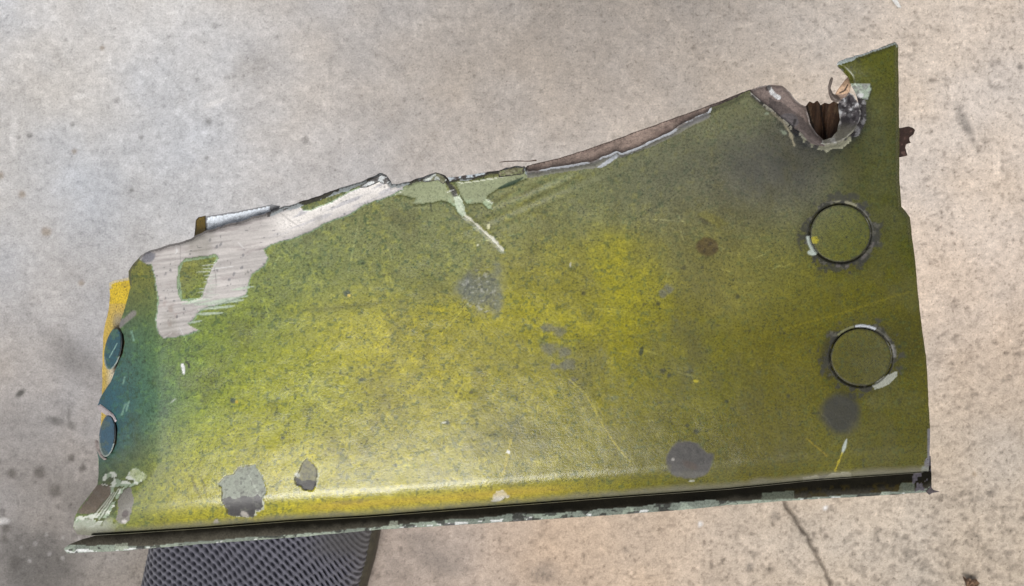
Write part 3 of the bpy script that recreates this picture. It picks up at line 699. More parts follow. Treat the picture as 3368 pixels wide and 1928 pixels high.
    # broken plate edge under the long brown strip
    r2 = (u > 1735) & (u < 2340) & (v < 600)
    ed = segdist([(1738, 574), (1859, 552), (1950, 542), (2032, 506), (2127, 476), (2214, 436), (2240, 420), (2325, 380)], u, v, closed=False)
    put(r2 & (ed < 13 + 9 * (fbm(u, v, 50, 175, 2) - .5)), alb(128, 126, 116), .9, 0, .5)
    put(r2 & (e < 5 + 12 * (fbm(u, v, 30, 176, 3) - .4)), np.where((fbm(u * .3, v, 26, 177, 3) > .40)[:, None], alb(222, 226, 232), alb(150, 142, 138)), .85, .0, .4)
    put(inside([(1962, 552), (1985, 535), (2028, 505), (2036, 512), (2010, 535), (1975, 553)], u, v), alb(190, 194, 200), .9, .3)
    put(inside([(2240, 420), (2262, 404), (2325, 368), (2331, 384), (2300, 400), (2250, 420)], u, v), alb(132, 130, 128), .9)
    # notch rim
    nr = (u > 2470) & (u < 2835) & (v > 300) & (v < 490) & (e < 15)
    nn = fbm(u, v, 20, 181, 3)
    put(nr & (e < 9 + 9 * (nn - .5)), np.where((nn > .60)[:, None], alb(176, 172, 156), alb(34, 33, 34)), .92)
    nr2 = (u > 2640) & (u < 2800) & (v > 435) & (e < 16 + 16 * (nn - .4))
    put(nr2, np.where((nn > .42)[:, None], alb(168, 166, 142), alb(90, 88, 84)), .9)
    nr3 = (u > 2770) & (u < 2850) & (v > 300) & (v < 450) & (e < 24)
    put(nr3, np.where((nn > .55)[:, None], alb(128, 126, 128), alb(62, 58, 60)), .85, .2)
    put(line([(2540, 370), (2575, 400), (2600, 440), (2612, 478)], 5, 1.), alb(160, 152, 128), .85)
    put(blob(2578, 436, 12, 7, .6, .3, 1.) + 0, alb(150, 160, 138), .6); put(blob(2522, 374, 7, 5), alb(150, 160, 138), .6)
    put(line([(2474, 306), (2500, 330)], 5, 1.), alb(210, 205, 198), .8)
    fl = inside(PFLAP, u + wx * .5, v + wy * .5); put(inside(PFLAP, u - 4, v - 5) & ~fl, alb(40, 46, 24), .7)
    put(fl, alb(164, 176, 160), .95); put(fl * sst(.5, .6, fbm(u, v, 16, 185, 2)), alb(128, 126, 126), .7); put(blob(2830, 314, 10, 8) * 1., alb(236, 236, 236), .9, .3)
    # tab top rim
    tb = (u > 2745) & (v < 235) & (u < 2952) & (e < 6 + 16 * sst(2850, 2760, u) + 10 * (fbm(u, v, 30, 187, 2) - .5))
    put(tb & (v < 215 - (u - 2754) * .30), alb(200, 212, 208), .95, .2); put(tb & (e < 4), alb(110, 104, 110), .6)
    # right rim: a little bare metal low down
    rr = (u > 2900) & (e < 5) & (v > 140)
    put(rr, alb(78, 74, 40), .5)
    put((u > 3035) & (v > 1410) & (v < 1550) & (e < 16 * fbm(u, v, 40, 191, 2) + 2), alb(132, 130, 136), .9, .5, .3)
    put(blob(3046, 1548, 16, 12, .2, .3, .9), alb(140, 152, 150), .8)
    bd = np.interp(u, BOT[:, 0], BOT[:, 1]) - v
    put(sst(34, 8, bd + 16 * (fbm(u, v, 50, 193, 3) - .5)), alb(112, 110, 96), .80, 0, .5)
    put(np.exp(-((bd - 44) / 16) ** 2) * sst(900, 1100, u) * sst(2000, 1700, u), alb(186, 158, 56), .6)
    rg = np.where(u < 700, rg + .08 * sst(700, 560, u), rg); rg = np.where(u < 560, rg + .12 * sst(560, 470, u), rg) - .10 * sst(120, 80, bd) * sst(20, 50, bd) * sst(600, 800, u) * sst(2300, 1900, u)
    return C, met, np.clip(rg, .15, .9), np.clip(smo, 0, 1)

sheet('painted_face', OUTR, face_z, face_paint, M_PAINT, frag, 3.3, 12, alb(44, 42, 36))

# ------------------------------------------------------------------ the other parts of the fragment
def plain(col, var=.25, s=40, seed=1, rough_=.55, met=0.0, chips=None, chip_col=None, rim=None):
    """one material colour with wear: soft variation, chips in a second colour, a rim band"""
    def f(u, v, e):
        n = fbm(u, v, s, seed, 4)
        C = np.asarray(col)[None, :] * (1 + var * 2 * (n - .5))[:, None]
        m = np.full(u.shape, met); r = np.full(u.shape, rough_)
        if chips is not None:
            k = sst(chips, chips + .06, fbm(u, v, s * .6, seed + 40, 3)) * .85
            C = C * (1 - k[:, None]) + k[:, None] * np.asarray(chip_col)
        if rim is not None:
            w_, rc = rim
            k = (e < w_ * (.3 + 1.4 * fbm(u, v, 26, seed + 60, 3))) * .9
            C = C * (1 - k[:, None]) + k[:, None] * np.asarray(rc); m = m * (1 - k) + .3 * k
        return C, m, r
    return f

# flush rivet heads in the right end
for i, (x, y, rx, ry) in enumerate(RIV):
    th = np.linspace(0, 2 * math.pi, 90, endpoint=False)
    ring = np.stack([x + .995 * rx * np.cos(th), y + .995 * ry * np.sin(th)], -1)
    def rz(u, v, e, x=x, y=y):
        r = np.hypot((u - x) / 98, (v - y) / 94)
        return crown(u, v) + 1.0e-4 * np.maximum(0, v - 1150) ** 2 - 1.5 + 3.0 * (1 - r * r) + 1.0 * (fbm(u, v, 40, 46, 2) - .5) - .8 + 1.0 * (1 - sst(0, 6, e)) ** 2
    def rc(u, v, e, i=i, x=x, y=y):
        C = base_paint(u, v); C *= (1.04 if i == 0 else .96)
        k = (1 - sst(1, 3 + 14 * np.maximum(0, fbm(u, v, 24, 210 + i, 3) - .35), e)) * .85
        C = C * (1 - k[:, None]) + k[:, None] * alb(40, 38, 24)
        if i == 0:
            k = (np.hypot(u - 2678, v - 790) < 13 + 10 * (fbm(u, v, 12, 3, 2) - .5)) * .8
            C = C * (1 - k[:, None]) + k[:, None] * alb(170, 160, 40)
        return C, np.zeros(u.shape), np.full(u.shape, .42)
    o = sheet('rivet_head', ring, rz, rc, M_PAINT, frag, 3.3, 16, alb(30, 28, 20))
    o['label'] = ('olive painted flush rivet head, upper one at the right end', 'olive painted flush rivet head, lower one at the right end')[i]

# rivet heads in the rounded blue left end
for i, (x, y, rx, ry, tilt) in enumerate(((372, 1147, 27, 71, .20), (353, 1434, 27, 69, .10))):
    th = np.linspace(0, 2 * math.pi, 70, endpoint=False)
    a, b = rx * np.cos(th), ry * np.sin(th)
    ring = np.stack([x + a * math.cos(tilt) - b * math.sin(tilt), y + a * math.sin(tilt) + b * math.cos(tilt)], -1)
    def rz(u, v, e, x=x): return bend_z(np.full(u.shape, float(x)), np.full(u.shape, 1000.)) - (u - x) * 1.30 - 12 + 6 * (1 - sst(0, 7, e)) ** 2
    def rc(u, v, e, i=i, x=x, y=y):
        n = fbm(u, v, 34, 230 + i, 3)
        C = np.where((n > .6)[:, None], alb(66, 104, 92), alb(42, 88, 100)) * (1 + .3 * (n - .5))[:, None]
        if i == 0: C = np.where(((v - 1075) + 30 * (n - .5) < 12)[:, None], alb(98, 110, 62), C)
        else: C = np.where((n > .52)[:, None], alb(76, 100, 100), alb(56, 92, 112))
        k = ((e < 4.0) & (v > y + (25 if i == 0 else 0))) * .8
        C = C * (1 - k[:, None]) + k[:, None] * alb(150, 158, 150)
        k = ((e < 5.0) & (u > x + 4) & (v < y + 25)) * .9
        C = C * (1 - k[:, None]) + k[:, None] * alb(16, 18, 18)  # near-black crescent: shade of the gap painted on the head's right edge
        if i == 0:
            k = (segdist([(360, 1175), (385, 1130)], u, v, closed=False) < 1.8) * .7
            C = C * (1 - k[:, None]) + k[:, None] * alb(150, 190, 180)
        return C, np.zeros(u.shape), np.full(u.shape, .4)
    o = sheet('rivet_head', ring, rz, rc, M_PAINT, frag, 2.2, 22, alb(20, 24, 24))
    o['label'] = ('teal rivet head, upper one at the rounded left end', 'teal rivet head, lower one at the rounded left end')[i]

# yellow primed sheet showing behind the left end
def yc(u, v, e):
    n = fbm(u, v, 50, 240, 4)
    C = np.where((v < 1000)[:, None], alb(222, 190, 48), alb(206, 176, 84)) * (1 + .35 * (n - .5))[:, None]
    k = sst(1150, 1210, v) * sst(340, 372, u) * .85; C = C * (1 - k[:, None]) + k[:, None] * alb(214, 206, 186)
    k = sst(1010, 1060, v) * sst(1100, 1060, v) * sst(360, 385, u) * .8; C = C * (1 - k[:, None]) + k[:, None] * alb(150, 144, 132)
    k = (v > 1440) * 1.; C = C * (1 - k[:, None]) + k[:, None] * alb(190, 196, 168)
    for (x, y, rx, ry, tl) in ((372, 1147, 27, 71, .20), (353, 1434, 27, 69, .10)):
        dx, dy = u - x, v - y; r_ = np.hypot((dx * math.cos(tl) + dy * math.sin(tl)) / rx, (-dx * math.sin(tl) + dy * math.cos(tl)) / ry)
        k = (r_ < 1.3) * sst(x - 6, x + 10, u) * sst(y - 90, y - 40, v) * .95; C = C * (1 - k[:, None]) + k[:, None] * alb(14, 14, 12)  # black patch paints the shaded gap beside each rivet head
    k = ((e < 8) & (v < 950)) * .7; C = C * (1 - k[:, None]) + k[:, None] * alb(200, 196, 186)
    k = sst(.62, .72, fbm(u, v, 26, 243, 3)) * .4; C = C * (1 - k[:, None]) + k[:, None] * alb(150, 128, 60)
    return C, np.zeros(u.shape), np.full(u.shape, .5)
sheet('inner_sheet', rough([(359, 931), (378, 922), (405, 917), (440, 908), (500, 960), (500, 1560), (420, 1580), (330, 1560), (322, 1520), (327, 1480), (333, 1371), (336, 1260), (339, 1112), (345, 1071), (357, 1021), (362, 970)], 1.5, 8, 7),
      lambda u, v, e: bend_z(u, np.full(u.shape, 1000.)) + 30, yc, M_PAINT, frag, 3.3, 12, alb(150, 130, 60))
# bright curled tear beside the lower left rivet
sheet('torn_curl', rough([(318, 1336), (330, 1330), (352, 1346), (372, 1362), (384, 1384), (378, 1392), (366, 1376), (346, 1364), (326, 1350)], 1.2, 6, 8),
      lambda u, v, e: bend_z(u, np.full(u.shape, 1000.)) - 8 + 8 * (1 - sst(0, 6, e)), plain(alb(196, 186, 188), .3, 20, 5, .4, .2), M_BARE, frag, 2.2, 12, alb(150, 140, 140))
sheet('torn_curl', rough([(311, 1451), (316, 1446), (324, 1452), (328, 1478), (340, 1502), (352, 1510), (342, 1514), (328, 1502), (316, 1476)], 1., 6, 8),
      lambda u, v, e: bend_z(u, np.full(u.shape, 1000.)) - 10 + 8 * (1 - sst(0, 6, e)), plain(alb(150, 140, 136), .4, 14, 6, .4, .2), M_BARE, frag, 2.2, 12, alb(110, 100, 100))

# web under the rolled rim and the lower flange
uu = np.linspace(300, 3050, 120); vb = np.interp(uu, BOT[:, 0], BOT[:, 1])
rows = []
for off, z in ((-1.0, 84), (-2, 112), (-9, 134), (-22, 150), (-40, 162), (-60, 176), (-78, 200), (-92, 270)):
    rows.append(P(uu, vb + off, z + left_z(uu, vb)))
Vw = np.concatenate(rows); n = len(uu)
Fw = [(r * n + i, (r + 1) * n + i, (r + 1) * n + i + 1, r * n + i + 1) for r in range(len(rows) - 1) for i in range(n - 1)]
cw = np.tile(alb(20, 19, 14), (len(Vw), 1))  # shade under the roll put into the web colour
mesh_from('web', Vw, np.array(Fw), M_GAP_SHADE, frag, True, cw, np.zeros(len(Vw)), np.full(len(Vw), .6))

FB = np.array([(213, 1812), (222, 1821), (341, 1815), (400, 1812), (683, 1788), (966, 1768), (1249, 1742), (1601, 1721), (2049, 1692), (2285, 1674), (2400, 1661), (2610, 1646), (2866, 1632), (3047, 1620), (3064, 1609)], float)
FLP = [(320, 1760)] + [(float(x), float(np.interp(x, BOT[:, 0], BOT[:, 1])) - 80) for x in range(420, 3041, 60)] + [(3061, 1500), (3064, 1571), (3064, 1609)] + [tuple(p) for p in FB[::-1][1:]] + [(211, 1803), (230, 1790), (275, 1772)]
def fz(u, v, e):
    lo = np.interp(u, FB[:, 0], FB[:, 1])
    d = np.clip(lo - v, 0, 60)
    return 236 + 9 * (1 - sst(0, 14, d)) ** 2 + 3 * (fbm(u, v, 60, 250, 3) - .5) * 2 + 12 * sst(500, 200, u)
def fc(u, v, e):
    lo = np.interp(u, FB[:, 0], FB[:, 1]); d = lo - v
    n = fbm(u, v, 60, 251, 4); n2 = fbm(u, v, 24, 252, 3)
    C = np.tile(alb(22, 20, 13), (len(u), 1)) * (1 + 1.2 * (n - .5))[:, None]  # near-black base carries the shade under the roll
    k = sst(np.interp(u, [200, 700, 1300], [66, 50, 34]), 6, d + 14 * (n2 - .5)) * np.interp(u, [1000, 1800], [.95, .5]); C = C * (1 - k[:, None]) + k[:, None] * alb(88, 84, 74)  # lighter toward the rim: painted shade fading outward
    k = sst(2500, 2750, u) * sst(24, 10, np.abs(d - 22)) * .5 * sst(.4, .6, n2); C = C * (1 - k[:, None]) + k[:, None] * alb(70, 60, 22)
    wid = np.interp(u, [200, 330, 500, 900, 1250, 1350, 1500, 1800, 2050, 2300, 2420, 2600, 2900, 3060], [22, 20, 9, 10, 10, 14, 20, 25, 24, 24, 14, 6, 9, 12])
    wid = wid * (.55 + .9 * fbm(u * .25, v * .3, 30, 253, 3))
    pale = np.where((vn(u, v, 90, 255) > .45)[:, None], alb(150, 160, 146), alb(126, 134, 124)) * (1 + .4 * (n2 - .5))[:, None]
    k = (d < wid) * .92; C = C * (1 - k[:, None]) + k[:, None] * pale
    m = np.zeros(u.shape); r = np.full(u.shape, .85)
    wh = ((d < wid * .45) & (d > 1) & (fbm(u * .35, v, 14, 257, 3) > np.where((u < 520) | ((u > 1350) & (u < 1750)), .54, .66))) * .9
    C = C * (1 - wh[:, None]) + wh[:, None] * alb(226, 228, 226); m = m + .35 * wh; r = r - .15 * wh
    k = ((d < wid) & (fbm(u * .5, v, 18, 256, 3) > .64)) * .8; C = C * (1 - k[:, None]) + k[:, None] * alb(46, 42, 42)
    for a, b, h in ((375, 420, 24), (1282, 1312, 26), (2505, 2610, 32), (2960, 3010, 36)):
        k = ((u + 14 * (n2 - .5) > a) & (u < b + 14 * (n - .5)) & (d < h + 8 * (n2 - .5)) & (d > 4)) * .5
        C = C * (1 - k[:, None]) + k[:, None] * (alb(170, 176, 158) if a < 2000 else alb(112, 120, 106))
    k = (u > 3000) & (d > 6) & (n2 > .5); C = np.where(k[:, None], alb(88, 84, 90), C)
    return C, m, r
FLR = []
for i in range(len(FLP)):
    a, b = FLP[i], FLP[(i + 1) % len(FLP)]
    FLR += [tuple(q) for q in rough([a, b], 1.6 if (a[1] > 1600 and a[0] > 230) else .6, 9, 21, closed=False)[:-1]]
sheet('lower_flange', np.array(FLR), fz, fc, M_GAP_SHADE, frag, 3.3, 14, alb(150, 154, 146))
# burr hanging off the flange's right corner
sheet('burr', rough([(3045, 1618), (3062, 1600), (3070, 1611), (3094, 1618), (3066, 1622), (3056, 1628)], 1, 6, 3), lambda u, v, e: 234 + 0 * u, plain(alb(86, 78, 80), .6, 10, 3, .35, .3), M_BARE, frag, 2, 10)

# inner rib whose bright broken top shows over the scraped rim
def wc(u, v, e):
    n = fbm(u, v, 26, 260, 4)
    C = np.tile(alb(232, 240, 250), (len(u), 1)) * (1 + .5 * (n - .5))[:, None]
    m = np.zeros(u.shape); r = np.full(u.shape, .5)
    k = ((e < 4.5) | (u > 880 + 20 * n)) * .85; C = C * (1 - k[:, None]) + k[:, None] * alb(76, 72, 72); m = m * (1 - k)
    return C, m, r
sheet('inner_rib', rough([(676, 711), (780, 696), (895, 672), (922, 678), (905, 705), (860, 730), (740, 768), (676, 785)], 2, 7, 9), lambda u, v, e: 66 + .40 * (v - 740) + 4 * fbm(u, v, 30, 4, 2), wc, M_BARE, frag, 3, 40, alb(90, 84, 50))
sheet('rib_end', rough([(636, 795), (640, 765), (644, 724), (653, 714), (678, 709), (679, 790)], 1.2, 7, 9), lambda u, v, e: 68 + np.maximum(0, 679 - u) * 1.2, plain(alb(116, 96, 38), .5, 40, 4, .5, rim=(3, alb(70, 60, 40))), M_RUST, frag, 3, 30, alb(70, 60, 30))

# long brown back plate showing along the torn upper rim
def bc(u, v, e):
    n = fbm(u, v, 60, 270, 4); st = fbm(u * .25 + v * .1, v + u * .38, 12, 271, 3)
    C = np.tile(alb(168, 148, 136), (len(u), 1)) * (1 + .5 * (n - .5) + .35 * (st - .5))[:, None]
    k = sst(.58, .7, fbm(u * .5, v + u * .2, 30, 272, 3)) * .5; C = C * (1 - k[:, None]) + k[:, None] * alb(106, 88, 82)
    k = sst(2150, 2450, u) * .35; C = C * (1 - k[:, None]) + k[:, None] * alb(128, 116, 108)
    k = (e < 3.5) * .75; C = C * (1 - k[:, None]) + k[:, None] * alb(66, 56, 52)
    return C, np.zeros(u.shape), np.full(u.shape, .55)
sheet('back_plate', rough([(1728, 552), (1734, 545), (1770, 536), (1837, 521), (1950, 485), (2032, 455), (2115, 425), (2238, 381), (2362, 336), (2440, 304), (2468, 294), (2480, 330), (2380, 380), (2240, 450), (2040, 540), (1940, 580), (1735, 600)], 1.8, 9, 12),
      lambda u, v, e: 40 + (np.interp(u, [1730, 1950, 2240, 2466], [560, 530, 410, 300]) - v) * .5, bc, M_RUST, frag, 3.3, 16, alb(96, 80, 72))
# thin splinter standing off the rim
sheet('splinter', [(1631, 536), (1660, 530), (1700, 528), (1740, 529), (1764, 525), (1766, 530), (1742, 532), (1700, 531.5), (1662, 533)], lambda u, v, e: 50 + 0 * u, plain(alb(84, 66, 54), .3, 20), M_RUST, frag, 1.6, 5)
sheet('broken_edge_chip', rough([(1472, 584), (1502, 582), (1595, 568), (1600, 582), (1560, 600), (1524, 606), (1486, 604)], 2, 7, 31), lambda u, v, e: 4 + 0.2 * (604 - v) + 5 * fbm(u, v, 24, 9, 3),
      plain(alb(74, 66, 64), .4, 30, 12, .5, 0., .52, alb(206, 216, 222)), M_BARE, frag, 3, 10)
for k, pl in enumerate(([(1180, 618), (1222, 588), (1256, 573), (1274, 579), (1284, 604), (1262, 606), (1246, 598), (1210, 616)],
                        [(1370, 594), (1404, 582), (1434, 569), (1455, 577), (1470, 592), (1458, 606), (1440, 592), (1400, 600)],
                        [(1640, 562), (1694, 549), (1724, 549), (1722, 572), (1680, 580), (1640, 584)])):
    sheet('broken_edge_chip', rough(pl, 2, 6, 33 + k), lambda u, v, e: -4 + 6 * fbm(u, v, 18, 19, 3), plain((alb(96, 92, 90), alb(112, 112, 84), alb(104, 100, 72))[k], .4, 24, 14 + k, .45, .1, .50, (alb(220, 224, 224), alb(196, 202, 196), alb(128, 132, 92))[k], (3, alb(44, 40, 40))), M_BARE, frag, 2.6, 12)

# --- the punched notch: bent flap, corroded inside, curled lip
def flc(u, v, e):
    n = fbm(u, v, 60, 280, 4); L = ((u - 2466) * 167 - (v - 298) * 224) / math.hypot(224, 167)
    C = np.tile(alb(148, 132, 125), (len(u), 1)) * (1 + .4 * (n - .5))[:, None]
    k = sst(2600, 2660, u) * .5; C = C * (1 - k[:, None]) + k[:, None] * alb(104, 88, 78)
    k = (np.hypot((u - 2590) / 40, (v - 400) / 30) < .8 + .6 * (n - .5)) * .6; C = C * (1 - k[:, None]) + k[:, None] * alb(156, 152, 156)
    d = segdist([(2530, 288), (2540, 305), (2562, 322)], u, v, closed=False)
    k = (d < 7 + 5 * (fbm(u, v, 14, 283, 2) - .5)) * .95; C = C * (1 - k[:, None]) + k[:, None] * alb(240, 240, 240)
    k = (np.hypot(u - 2527, v - 290) < 9) * .8; C = C * (1 - k[:, None]) + k[:, None] * alb(44, 34, 30)
    d = segdist([(2615, 395), (2608, 418), (2596, 430)], u, v, closed=False); k = (d < 4) * .85; C = C * (1 - k[:, None]) + k[:, None] * alb(30, 28, 28)
    k = sst(4.5, 1.5, e) * (fbm(u, v, 22, 285, 2) > .45) * .85; C = C * (1 - k[:, None]) + k[:, None] * alb(204, 194, 188)
    k = (L < 26 + 22 * (n - .5)) * (u > 2530) * .6; C = C * (1 - k[:, None]) + k[:, None] * alb(60, 56, 58)
    return C, np.zeros(u.shape), np.full(u.shape, .5)
sheet('bent_flap', rough([(2462, 298), (2495, 285), (2536, 279), (2573, 283), (2598, 302), (2614, 325), (2635, 343), (2651, 349), (2664, 405), (2688, 442), (2716, 466), (2730, 490), (2672, 486), (2640, 466), (2605, 436), (2556, 396), (2515, 358), (2478, 326)], 2, 8, 15),
      lambda u, v, e: 44 + np.maximum(0, ((u - 2466) * 167 - (v - 298) * 224) / 279.4) * .55 + 14 * np.sin(((u - 2466) * 224 + (v - 298) * 167) / 279.4 / 60) + 12 * sst(0, 10, 10 - e), flc, M_RUST, frag, 3, 12, alb(70, 60, 54))
def ic(u, v, e):
    st = fbm(u + .12 * v, v * .12, 9, 290, 4); n = fbm(u, v, 50, 291, 3)
    C = np.tile(alb(74, 52, 36), (len(u), 1)) * (1 + 1.5 * (st - .5) + .5 * (n - .5))[:, None]
    k = sst(.56, .66, fbm(u + .2 * v, v * .2, 16, 293, 3)) * .6; C = C * (1 - k[:, None]) + k[:, None] * alb(116, 94, 70)
    for pts in ([(2698, 340), (2706, 400), (2716, 450)], [(2654, 350), (2668, 400), (2680, 440)]):
        k = (segdist(pts, u, v, closed=False) < 3.6) * .85; C = C * (1 - k[:, None]) + k[:, None] * alb(24, 16, 12)
    return C, np.zeros(u.shape), np.full(u.shape, .7)
sheet('corroded_core', rough([(2648, 352), (2656, 342), (2662, 334), (2676, 340), (2688, 331), (2699, 346), (2712, 338), (2728, 342), (2742, 333), (2772, 350), (2800, 400), (2780, 450), (2730, 490), (2680, 470), (2656, 420)], 1.6, 7, 16),
      lambda u, v, e: 165 - .5 * (v - 340) + 34 * fbm(u + .12 * v, v * .10, 11, 295, 3) + 30 * np.exp(-((u - 2705) / 8.) ** 2), ic, M_RUST, frag, 2.6, 30, alb(50, 34, 22))
def lc(u, v, e):
    n = fbm(u, v, 20, 300, 4)
    C = np.where((n > .5)[:, None], alb(146, 142, 144), alb(84, 80, 84)) * (1 + .5 * (fbm(u, v, 9, 301, 2) - .5))[:, None]
    k = sst(.56, .66, n) * .9; C = C * (1 - k[:, None]) + k[:, None] * alb(232, 234, 238)
    k = sst(5, 1.5, e) * (fbm(u, v, 18, 306, 2) > .42) * .9; C = C * (1 - k[:, None]) + k[:, None] * alb(214, 212, 206)
    k = sst(.50, .44, fbm(u, v, 15, 303, 3)) * .8; C = C * (1 - k[:, None]) + k[:, None] * alb(40, 36, 42)
    k = sst(395, 440, v) * .6; C = C * (1 - k[:, None]) + k[:, None] * alb(150, 148, 128)
    return C, np.full(u.shape, .2), np.full(u.shape, .45)
def lz(u, v, e):
    r = np.hypot((u - 2712) / 1.05, v - 360)
    return 30 + np.maximum(0, 112 - r) * 1.5 + 6 * (fbm(u, v, 16, 305, 3) - .5) + np.maximum(0, r - 112) * .6
sheet('curled_lip', rough([(2760, 318), (2785, 300), (2806, 312), (2826, 345), (2834, 378), (2826, 412), (2804, 446), (2776, 470), (2740, 484), (2700, 488), (2664, 476), (2640, 452), (2622, 424), (2618, 408), (2640, 424), (2668, 450), (2700, 462), (2735, 454), (2754, 432), (2762, 396), (2757, 350)], 2.2, 7, 17), lz, lc, M_BARE, frag, 2.6, 12, alb(80, 76, 76))
def tc(u, v, e):
    n = fbm(u, v, 40, 310, 3)
    C = np.tile(alb(206, 172, 142), (len(u), 1)) * (1 + .3 * (n - .5))[:, None]
    k = (segdist([(2762, 306), (2778, 298), (2788, 280)], u, v, closed=False) < 2.6) * .9; C = C * (1 - k[:, None]) + k[:, None] * alb(34, 28, 26)
    k = (v > 308 + 10 * (n - .5)) * .8; C = C * (1 - k[:, None]) + k[:, None] * alb(150, 130, 120)
    k = (e < 3) * .5; C = C * (1 - k[:, None]) + k[:, None] * alb(120, 104, 96)
    return C, np.zeros(u.shape), np.full(u.shape, .55)
sheet('curled_tongue', rough([(2744, 320), (2752, 300), (2766, 280), (2780, 262), (2790, 252), (2800, 275), (2796, 300), (2784, 318), (2760, 330)], 1.2, 6, 18), lambda u, v, e: 26 + .25 * (u - 2744) + 20 * ((v - 290) / 30.) ** 2, tc, M_RUST, frag, 2.6, 10, alb(110, 90, 76))
sheet('torn_hook', rough([(2734, 254), (2740, 256), (2737, 272), (2732, 290), (2740, 308), (2756, 318), (2768, 330), (2750, 338), (2734, 330), (2725, 308), (2723, 286), (2728, 266)], 1, 6, 19), lambda u, v, e: 18 + 12 * (1 - sst(0, 8, e)), plain(alb(116, 104, 96), .4, 16, 8, .5, .1), M_BARE, frag, 2.2, 10, alb(70, 62, 60))

# rusty bracket end poking out past the right rim
sheet('rusty_bracket', rough([(2900, 424), (2960, 421), (2989, 416), (3003, 421), (3010, 428), (3005, 442), (2991, 453), (2992, 464), (2996, 470), (2981, 475), (2977, 486), (2981, 500), (2985, 512), (2973, 515), (2959, 518), (2900, 520)], 1.2, 5, 20),
      lambda u, v, e: 150 + .8 * np.maximum(0, u - 2960) + 5 * fbm(u, v, 20, 5, 3), plain(alb(56, 38, 32), .6, 24, 10, .55, 0., .66, alb(110, 84, 76)), M_RUST, frag, 2.6, 26, alb(40, 26, 20))

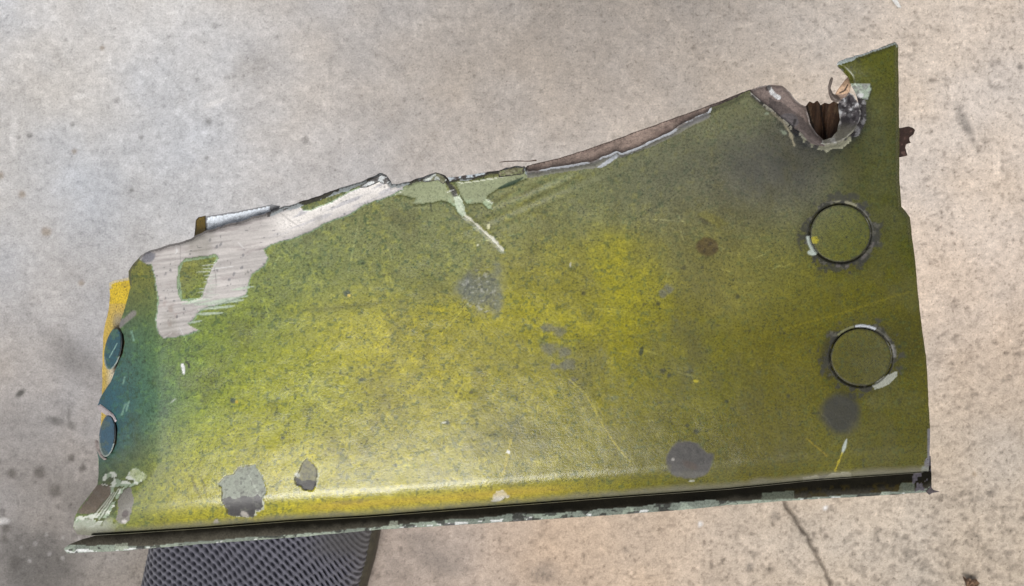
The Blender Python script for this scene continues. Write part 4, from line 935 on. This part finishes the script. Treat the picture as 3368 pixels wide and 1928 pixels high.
# ------------------------------------------------------------------ the shoe below
def build_shoe():
    ax = np.array([.19, .982]); ax /= np.linalg.norm(ax); sx = np.array([ax[1], -ax[0]])
    c = PF(836., 1850., .034)[:2]; L = .292
    toe = c + ax * .105
    T = [0, .012, .04, .09, .16, .24, .33, .42, .52, .64, .76, .88, .95, .985, 1.0]
    Wd = [0.003, .016, .029, .039, .0445, .0475, .0488, .0475, .0435, .038, .0345, .0335, .028, .018, .006]
    Ht = [.036, .044, .050, .054, .057, .060, .066, .076, .090, .100, .098, .100, .100, .098, .085]
    SH = [0, .001, .003, .004, .003, .0015, 0, -.001, -.002, -.002, -.001, 0, 0, 0, 0]
    ts = np.unique(np.concatenate([np.linspace(0, .24, 60), np.linspace(.24, .56, 260), np.linspace(.56, 1, 70)]))
    na = 300
    al = np.linspace(0, math.pi, na)
    TT, AA = np.meshgrid(ts, al, indexing='ij')
    W = np.interp(TT, T, Wd); Hh = np.interp(TT, T, Ht); sh = np.interp(TT, T, SH)
    z0 = .020
    ca = np.cos(AA); sa = np.sin(AA)
    X = -np.sign(ca) * np.abs(ca) ** .92 * W + sh
    Z = z0 + (Hh - z0) * np.abs(sa) ** .78
    # foot opening
    op = sst(.56, .64, TT) * (1 - sst(.90, .95, TT)) * sst(.62, .78, sa)
    Z = Z - op * (Hh - .045)
    Y = -TT * L
    # knit mesh: rows of small holes that run down to the right
    f = .20 * (X + .05) + 4.0 * (X + .05) ** 2
    jx = .0009 * (fbm(X.ravel() * 1e4, Y.ravel() * 1e4, 60, 410, 3).reshape(X.shape) - .5); jy = .0009 * (fbm(X.ravel() * 1e4, Y.ravel() * 1e4, 60, 411, 3).reshape(X.shape) - .5)
    row = (Y + f + jy + .0010 * np.sin(X * 140 + 1.)) / .0026
    rowi = np.floor(row)
    colc = (X + jx) / .0031 + .5 * (rowi % 2) + .25 * np.sin(Y * 260)
    cx_ = colc - np.floor(colc) - .5; cy_ = row - rowi - .5
    fr = .5 - .5 * np.cos(2 * math.pi * (row - .5 + .5))
    fr = 1 - fr
    hole = 1 - sst(.28, .95, np.sqrt((cx_ * 2.0) ** 2 + (cy_ * 2.25) ** 2))
    hole = np.maximum(hole, .45 * sst(.30, .5, np.abs(cy_)) * 0)
    rib = fr
    flat = sst(.020, .036, X - .0 + .25 * np.maximum(0, -.085 - Y) ) * sst(.098, .086, -Y) * .85       # smooth overlay by the toe's outer side
    hole = hole * (1 - flat); soft = sst(.8, 1.0, np.abs(ca))
    hole = hole * (1 - .6 * soft)
    nrm = -.0010 * hole + .0003 * rib
    Z = Z + nrm * sa; X = X + nrm * (-ca)
    jt = fbm(X.ravel() * 1e4, Y.ravel() * 1e4, 9, 400, 2).reshape(X.shape)
    yarn = alb(106, 105, 115); dark = alb(34, 36, 48); fl = alb(84, 82, 82)
    C = yarn[None, None] * (1 + .5 * (jt - .5) + .25 * (rib - .5))[..., None]
    C = C * (1 - flat[..., None]) + fl * flat[..., None] * (1 + .2 * (jt - .5))[..., None]
    C = C * (1 - .93 * hole[..., None]) + dark * .93 * hole[..., None]
    C = C * (1 - op[..., None]) + alb(40, 40, 44) * op[..., None]
    wx = toe[0] + X * sx[0] + Y * ax[0]; wy = toe[1] + X * sx[1] + Y * ax[1]
    V = np.stack([wx, wy, Z], -1).reshape(-1, 3)
    n = na; idx = np.arange(len(V)).reshape(len(ts), na)
    F = np.stack([idx[:-1, :-1].ravel(), idx[1:, :-1].ravel(), idx[1:, 1:].ravel(), idx[:-1, 1:].ravel()], -1)
    root = empty('shoe', (float(c[0]), float(c[1]), 0.0), 'grey knitted mesh shoe standing on the concrete under the fragment', 'shoe')
    m, t, b = new_mat('shoe_knit')
    co = t.nodes.new('ShaderNodeTexCoord').outputs['Object']; nz = noise(t, 2600, 3, .6, co)
    g = ramp(t, nz.outputs[0], [(.3, (.75,) * 3), (.7, (1.22,) * 3)])
    t.links.new(mix(t, attr(t, 'paint').outputs['Color'], g.outputs[0], 1.0, 'MULTIPLY'), b.inputs['Base Color'])
    b.inputs['Roughness'].default_value = .85; b.inputs['Sheen Weight'].default_value = .15; b.inputs['Specular IOR Level'].default_value = .2
    bump(t, b, nz.outputs[0], .5, .0004)
    up = mesh_from('knit_upper', V, F, m, root, True, C.reshape(-1, 3))
    # sole: rounded slab a little wider than the upper
    prof = [(-.004, .0), (.001, .0005), (.003, .003), (.0035, .010), (.003, .018), (.0015, .0235), (-.0010, .0255), (-.004, .024), (-.012, .022)]
    tt = np.concatenate([np.linspace(0, 1, 90), np.linspace(1, 0, 90)]); sg = np.concatenate([np.ones(90), -np.ones(90)])
    w0 = np.interp(tt, T, Wd); s0 = np.interp(tt, T, SH)
    cx = sg * w0 + s0; cy = -tt * L
    nxv = np.gradient(cy); nyv = -np.gradient(cx); ln = np.hypot(nxv, nyv) + 1e-9; nxv, nyv = nxv / ln, nyv / ln
    flip = np.sign(nxv * sg); flip[flip == 0] = 1; nxv = nxv * flip; nyv = nyv * flip
    nyv[[0, -1]] = 1; nxv[[0, -1]] = 0
    Vs = []
    for off, z in prof:
        px = cx + nxv * off; py = cy + nyv * off
        Vs.append(np.stack([toe[0] + px * sx[0] + py * ax[0], toe[1] + px * sx[1] + py * ax[1], np.full(px.shape, z)], -1))
    N = len(tt); Vs = np.concatenate(Vs)
    Fs = [(r * N + i, r * N + (i + 1) % N, (r + 1) * N + (i + 1) % N, (r + 1) * N + i) for r in range(len(prof) - 1) for i in range(N)]
    ms, ts_, bs = new_mat('sole_rubber')
    co = ts_.nodes.new('ShaderNodeTexCoord').outputs['Object']; nz = noise(ts_, 300, 5, .65, co)
    r_ = ramp(ts_, nz.outputs[0], [(.3, tuple(alb(48, 44, 34))), (.7, tuple(alb(84, 78, 60)))])
    ts_.links.new(r_.outputs[0], bs.inputs['Base Color']); bs.inputs['Roughness'].default_value = .7
    bump(ts_, bs, nz.outputs[0], .3, .001)
    mesh_from('sole', Vs, np.array(Fs), ms, root, True)
build_shoe()

# ------------------------------------------------------------------ scraps lying on the concrete
def on_floor(h):
    return lambda u, v, z: PF(u, v, 0.0) * np.array([1, 1, 0]) + np.stack([0 * u, 0 * u, h - z * 1.45e-4], -1)
o = sheet('paint_flake', rough([(2920, -14), (2938, -10), (2950, 6), (2962, 28), (2950, 27), (2932, 8)], 1.2, 5, 41), lambda u, v, e: 3 * np.sin(u / 9.), plain(alb(238, 236, 232), .12, 14, 4, .6), M_BARE, None, 2.6, 5, alb(200, 198, 190), on_floor(.0022))
tag(o, 'small white paint flake on the concrete at the top edge', 'paint flake')
o = sheet('dry_leaf_scrap', rough([(3163, 1893), (3172, 1900), (3178, 1896), (3190, 1906), (3206, 1902), (3214, 1914), (3204, 1926), (3196, 1940), (3180, 1938), (3168, 1920)], 2, 5, 42), lambda u, v, e: 7 * np.sin(u / 8. + v / 11.), plain(alb(84, 62, 46), .5, 12, 5, .7, 0., .6, alb(150, 120, 96)), M_RUST, None, 2.6, 4, alb(60, 44, 34), on_floor(.0032))
tag(o, 'curled brown dry scrap on the concrete at lower right', 'scrap')
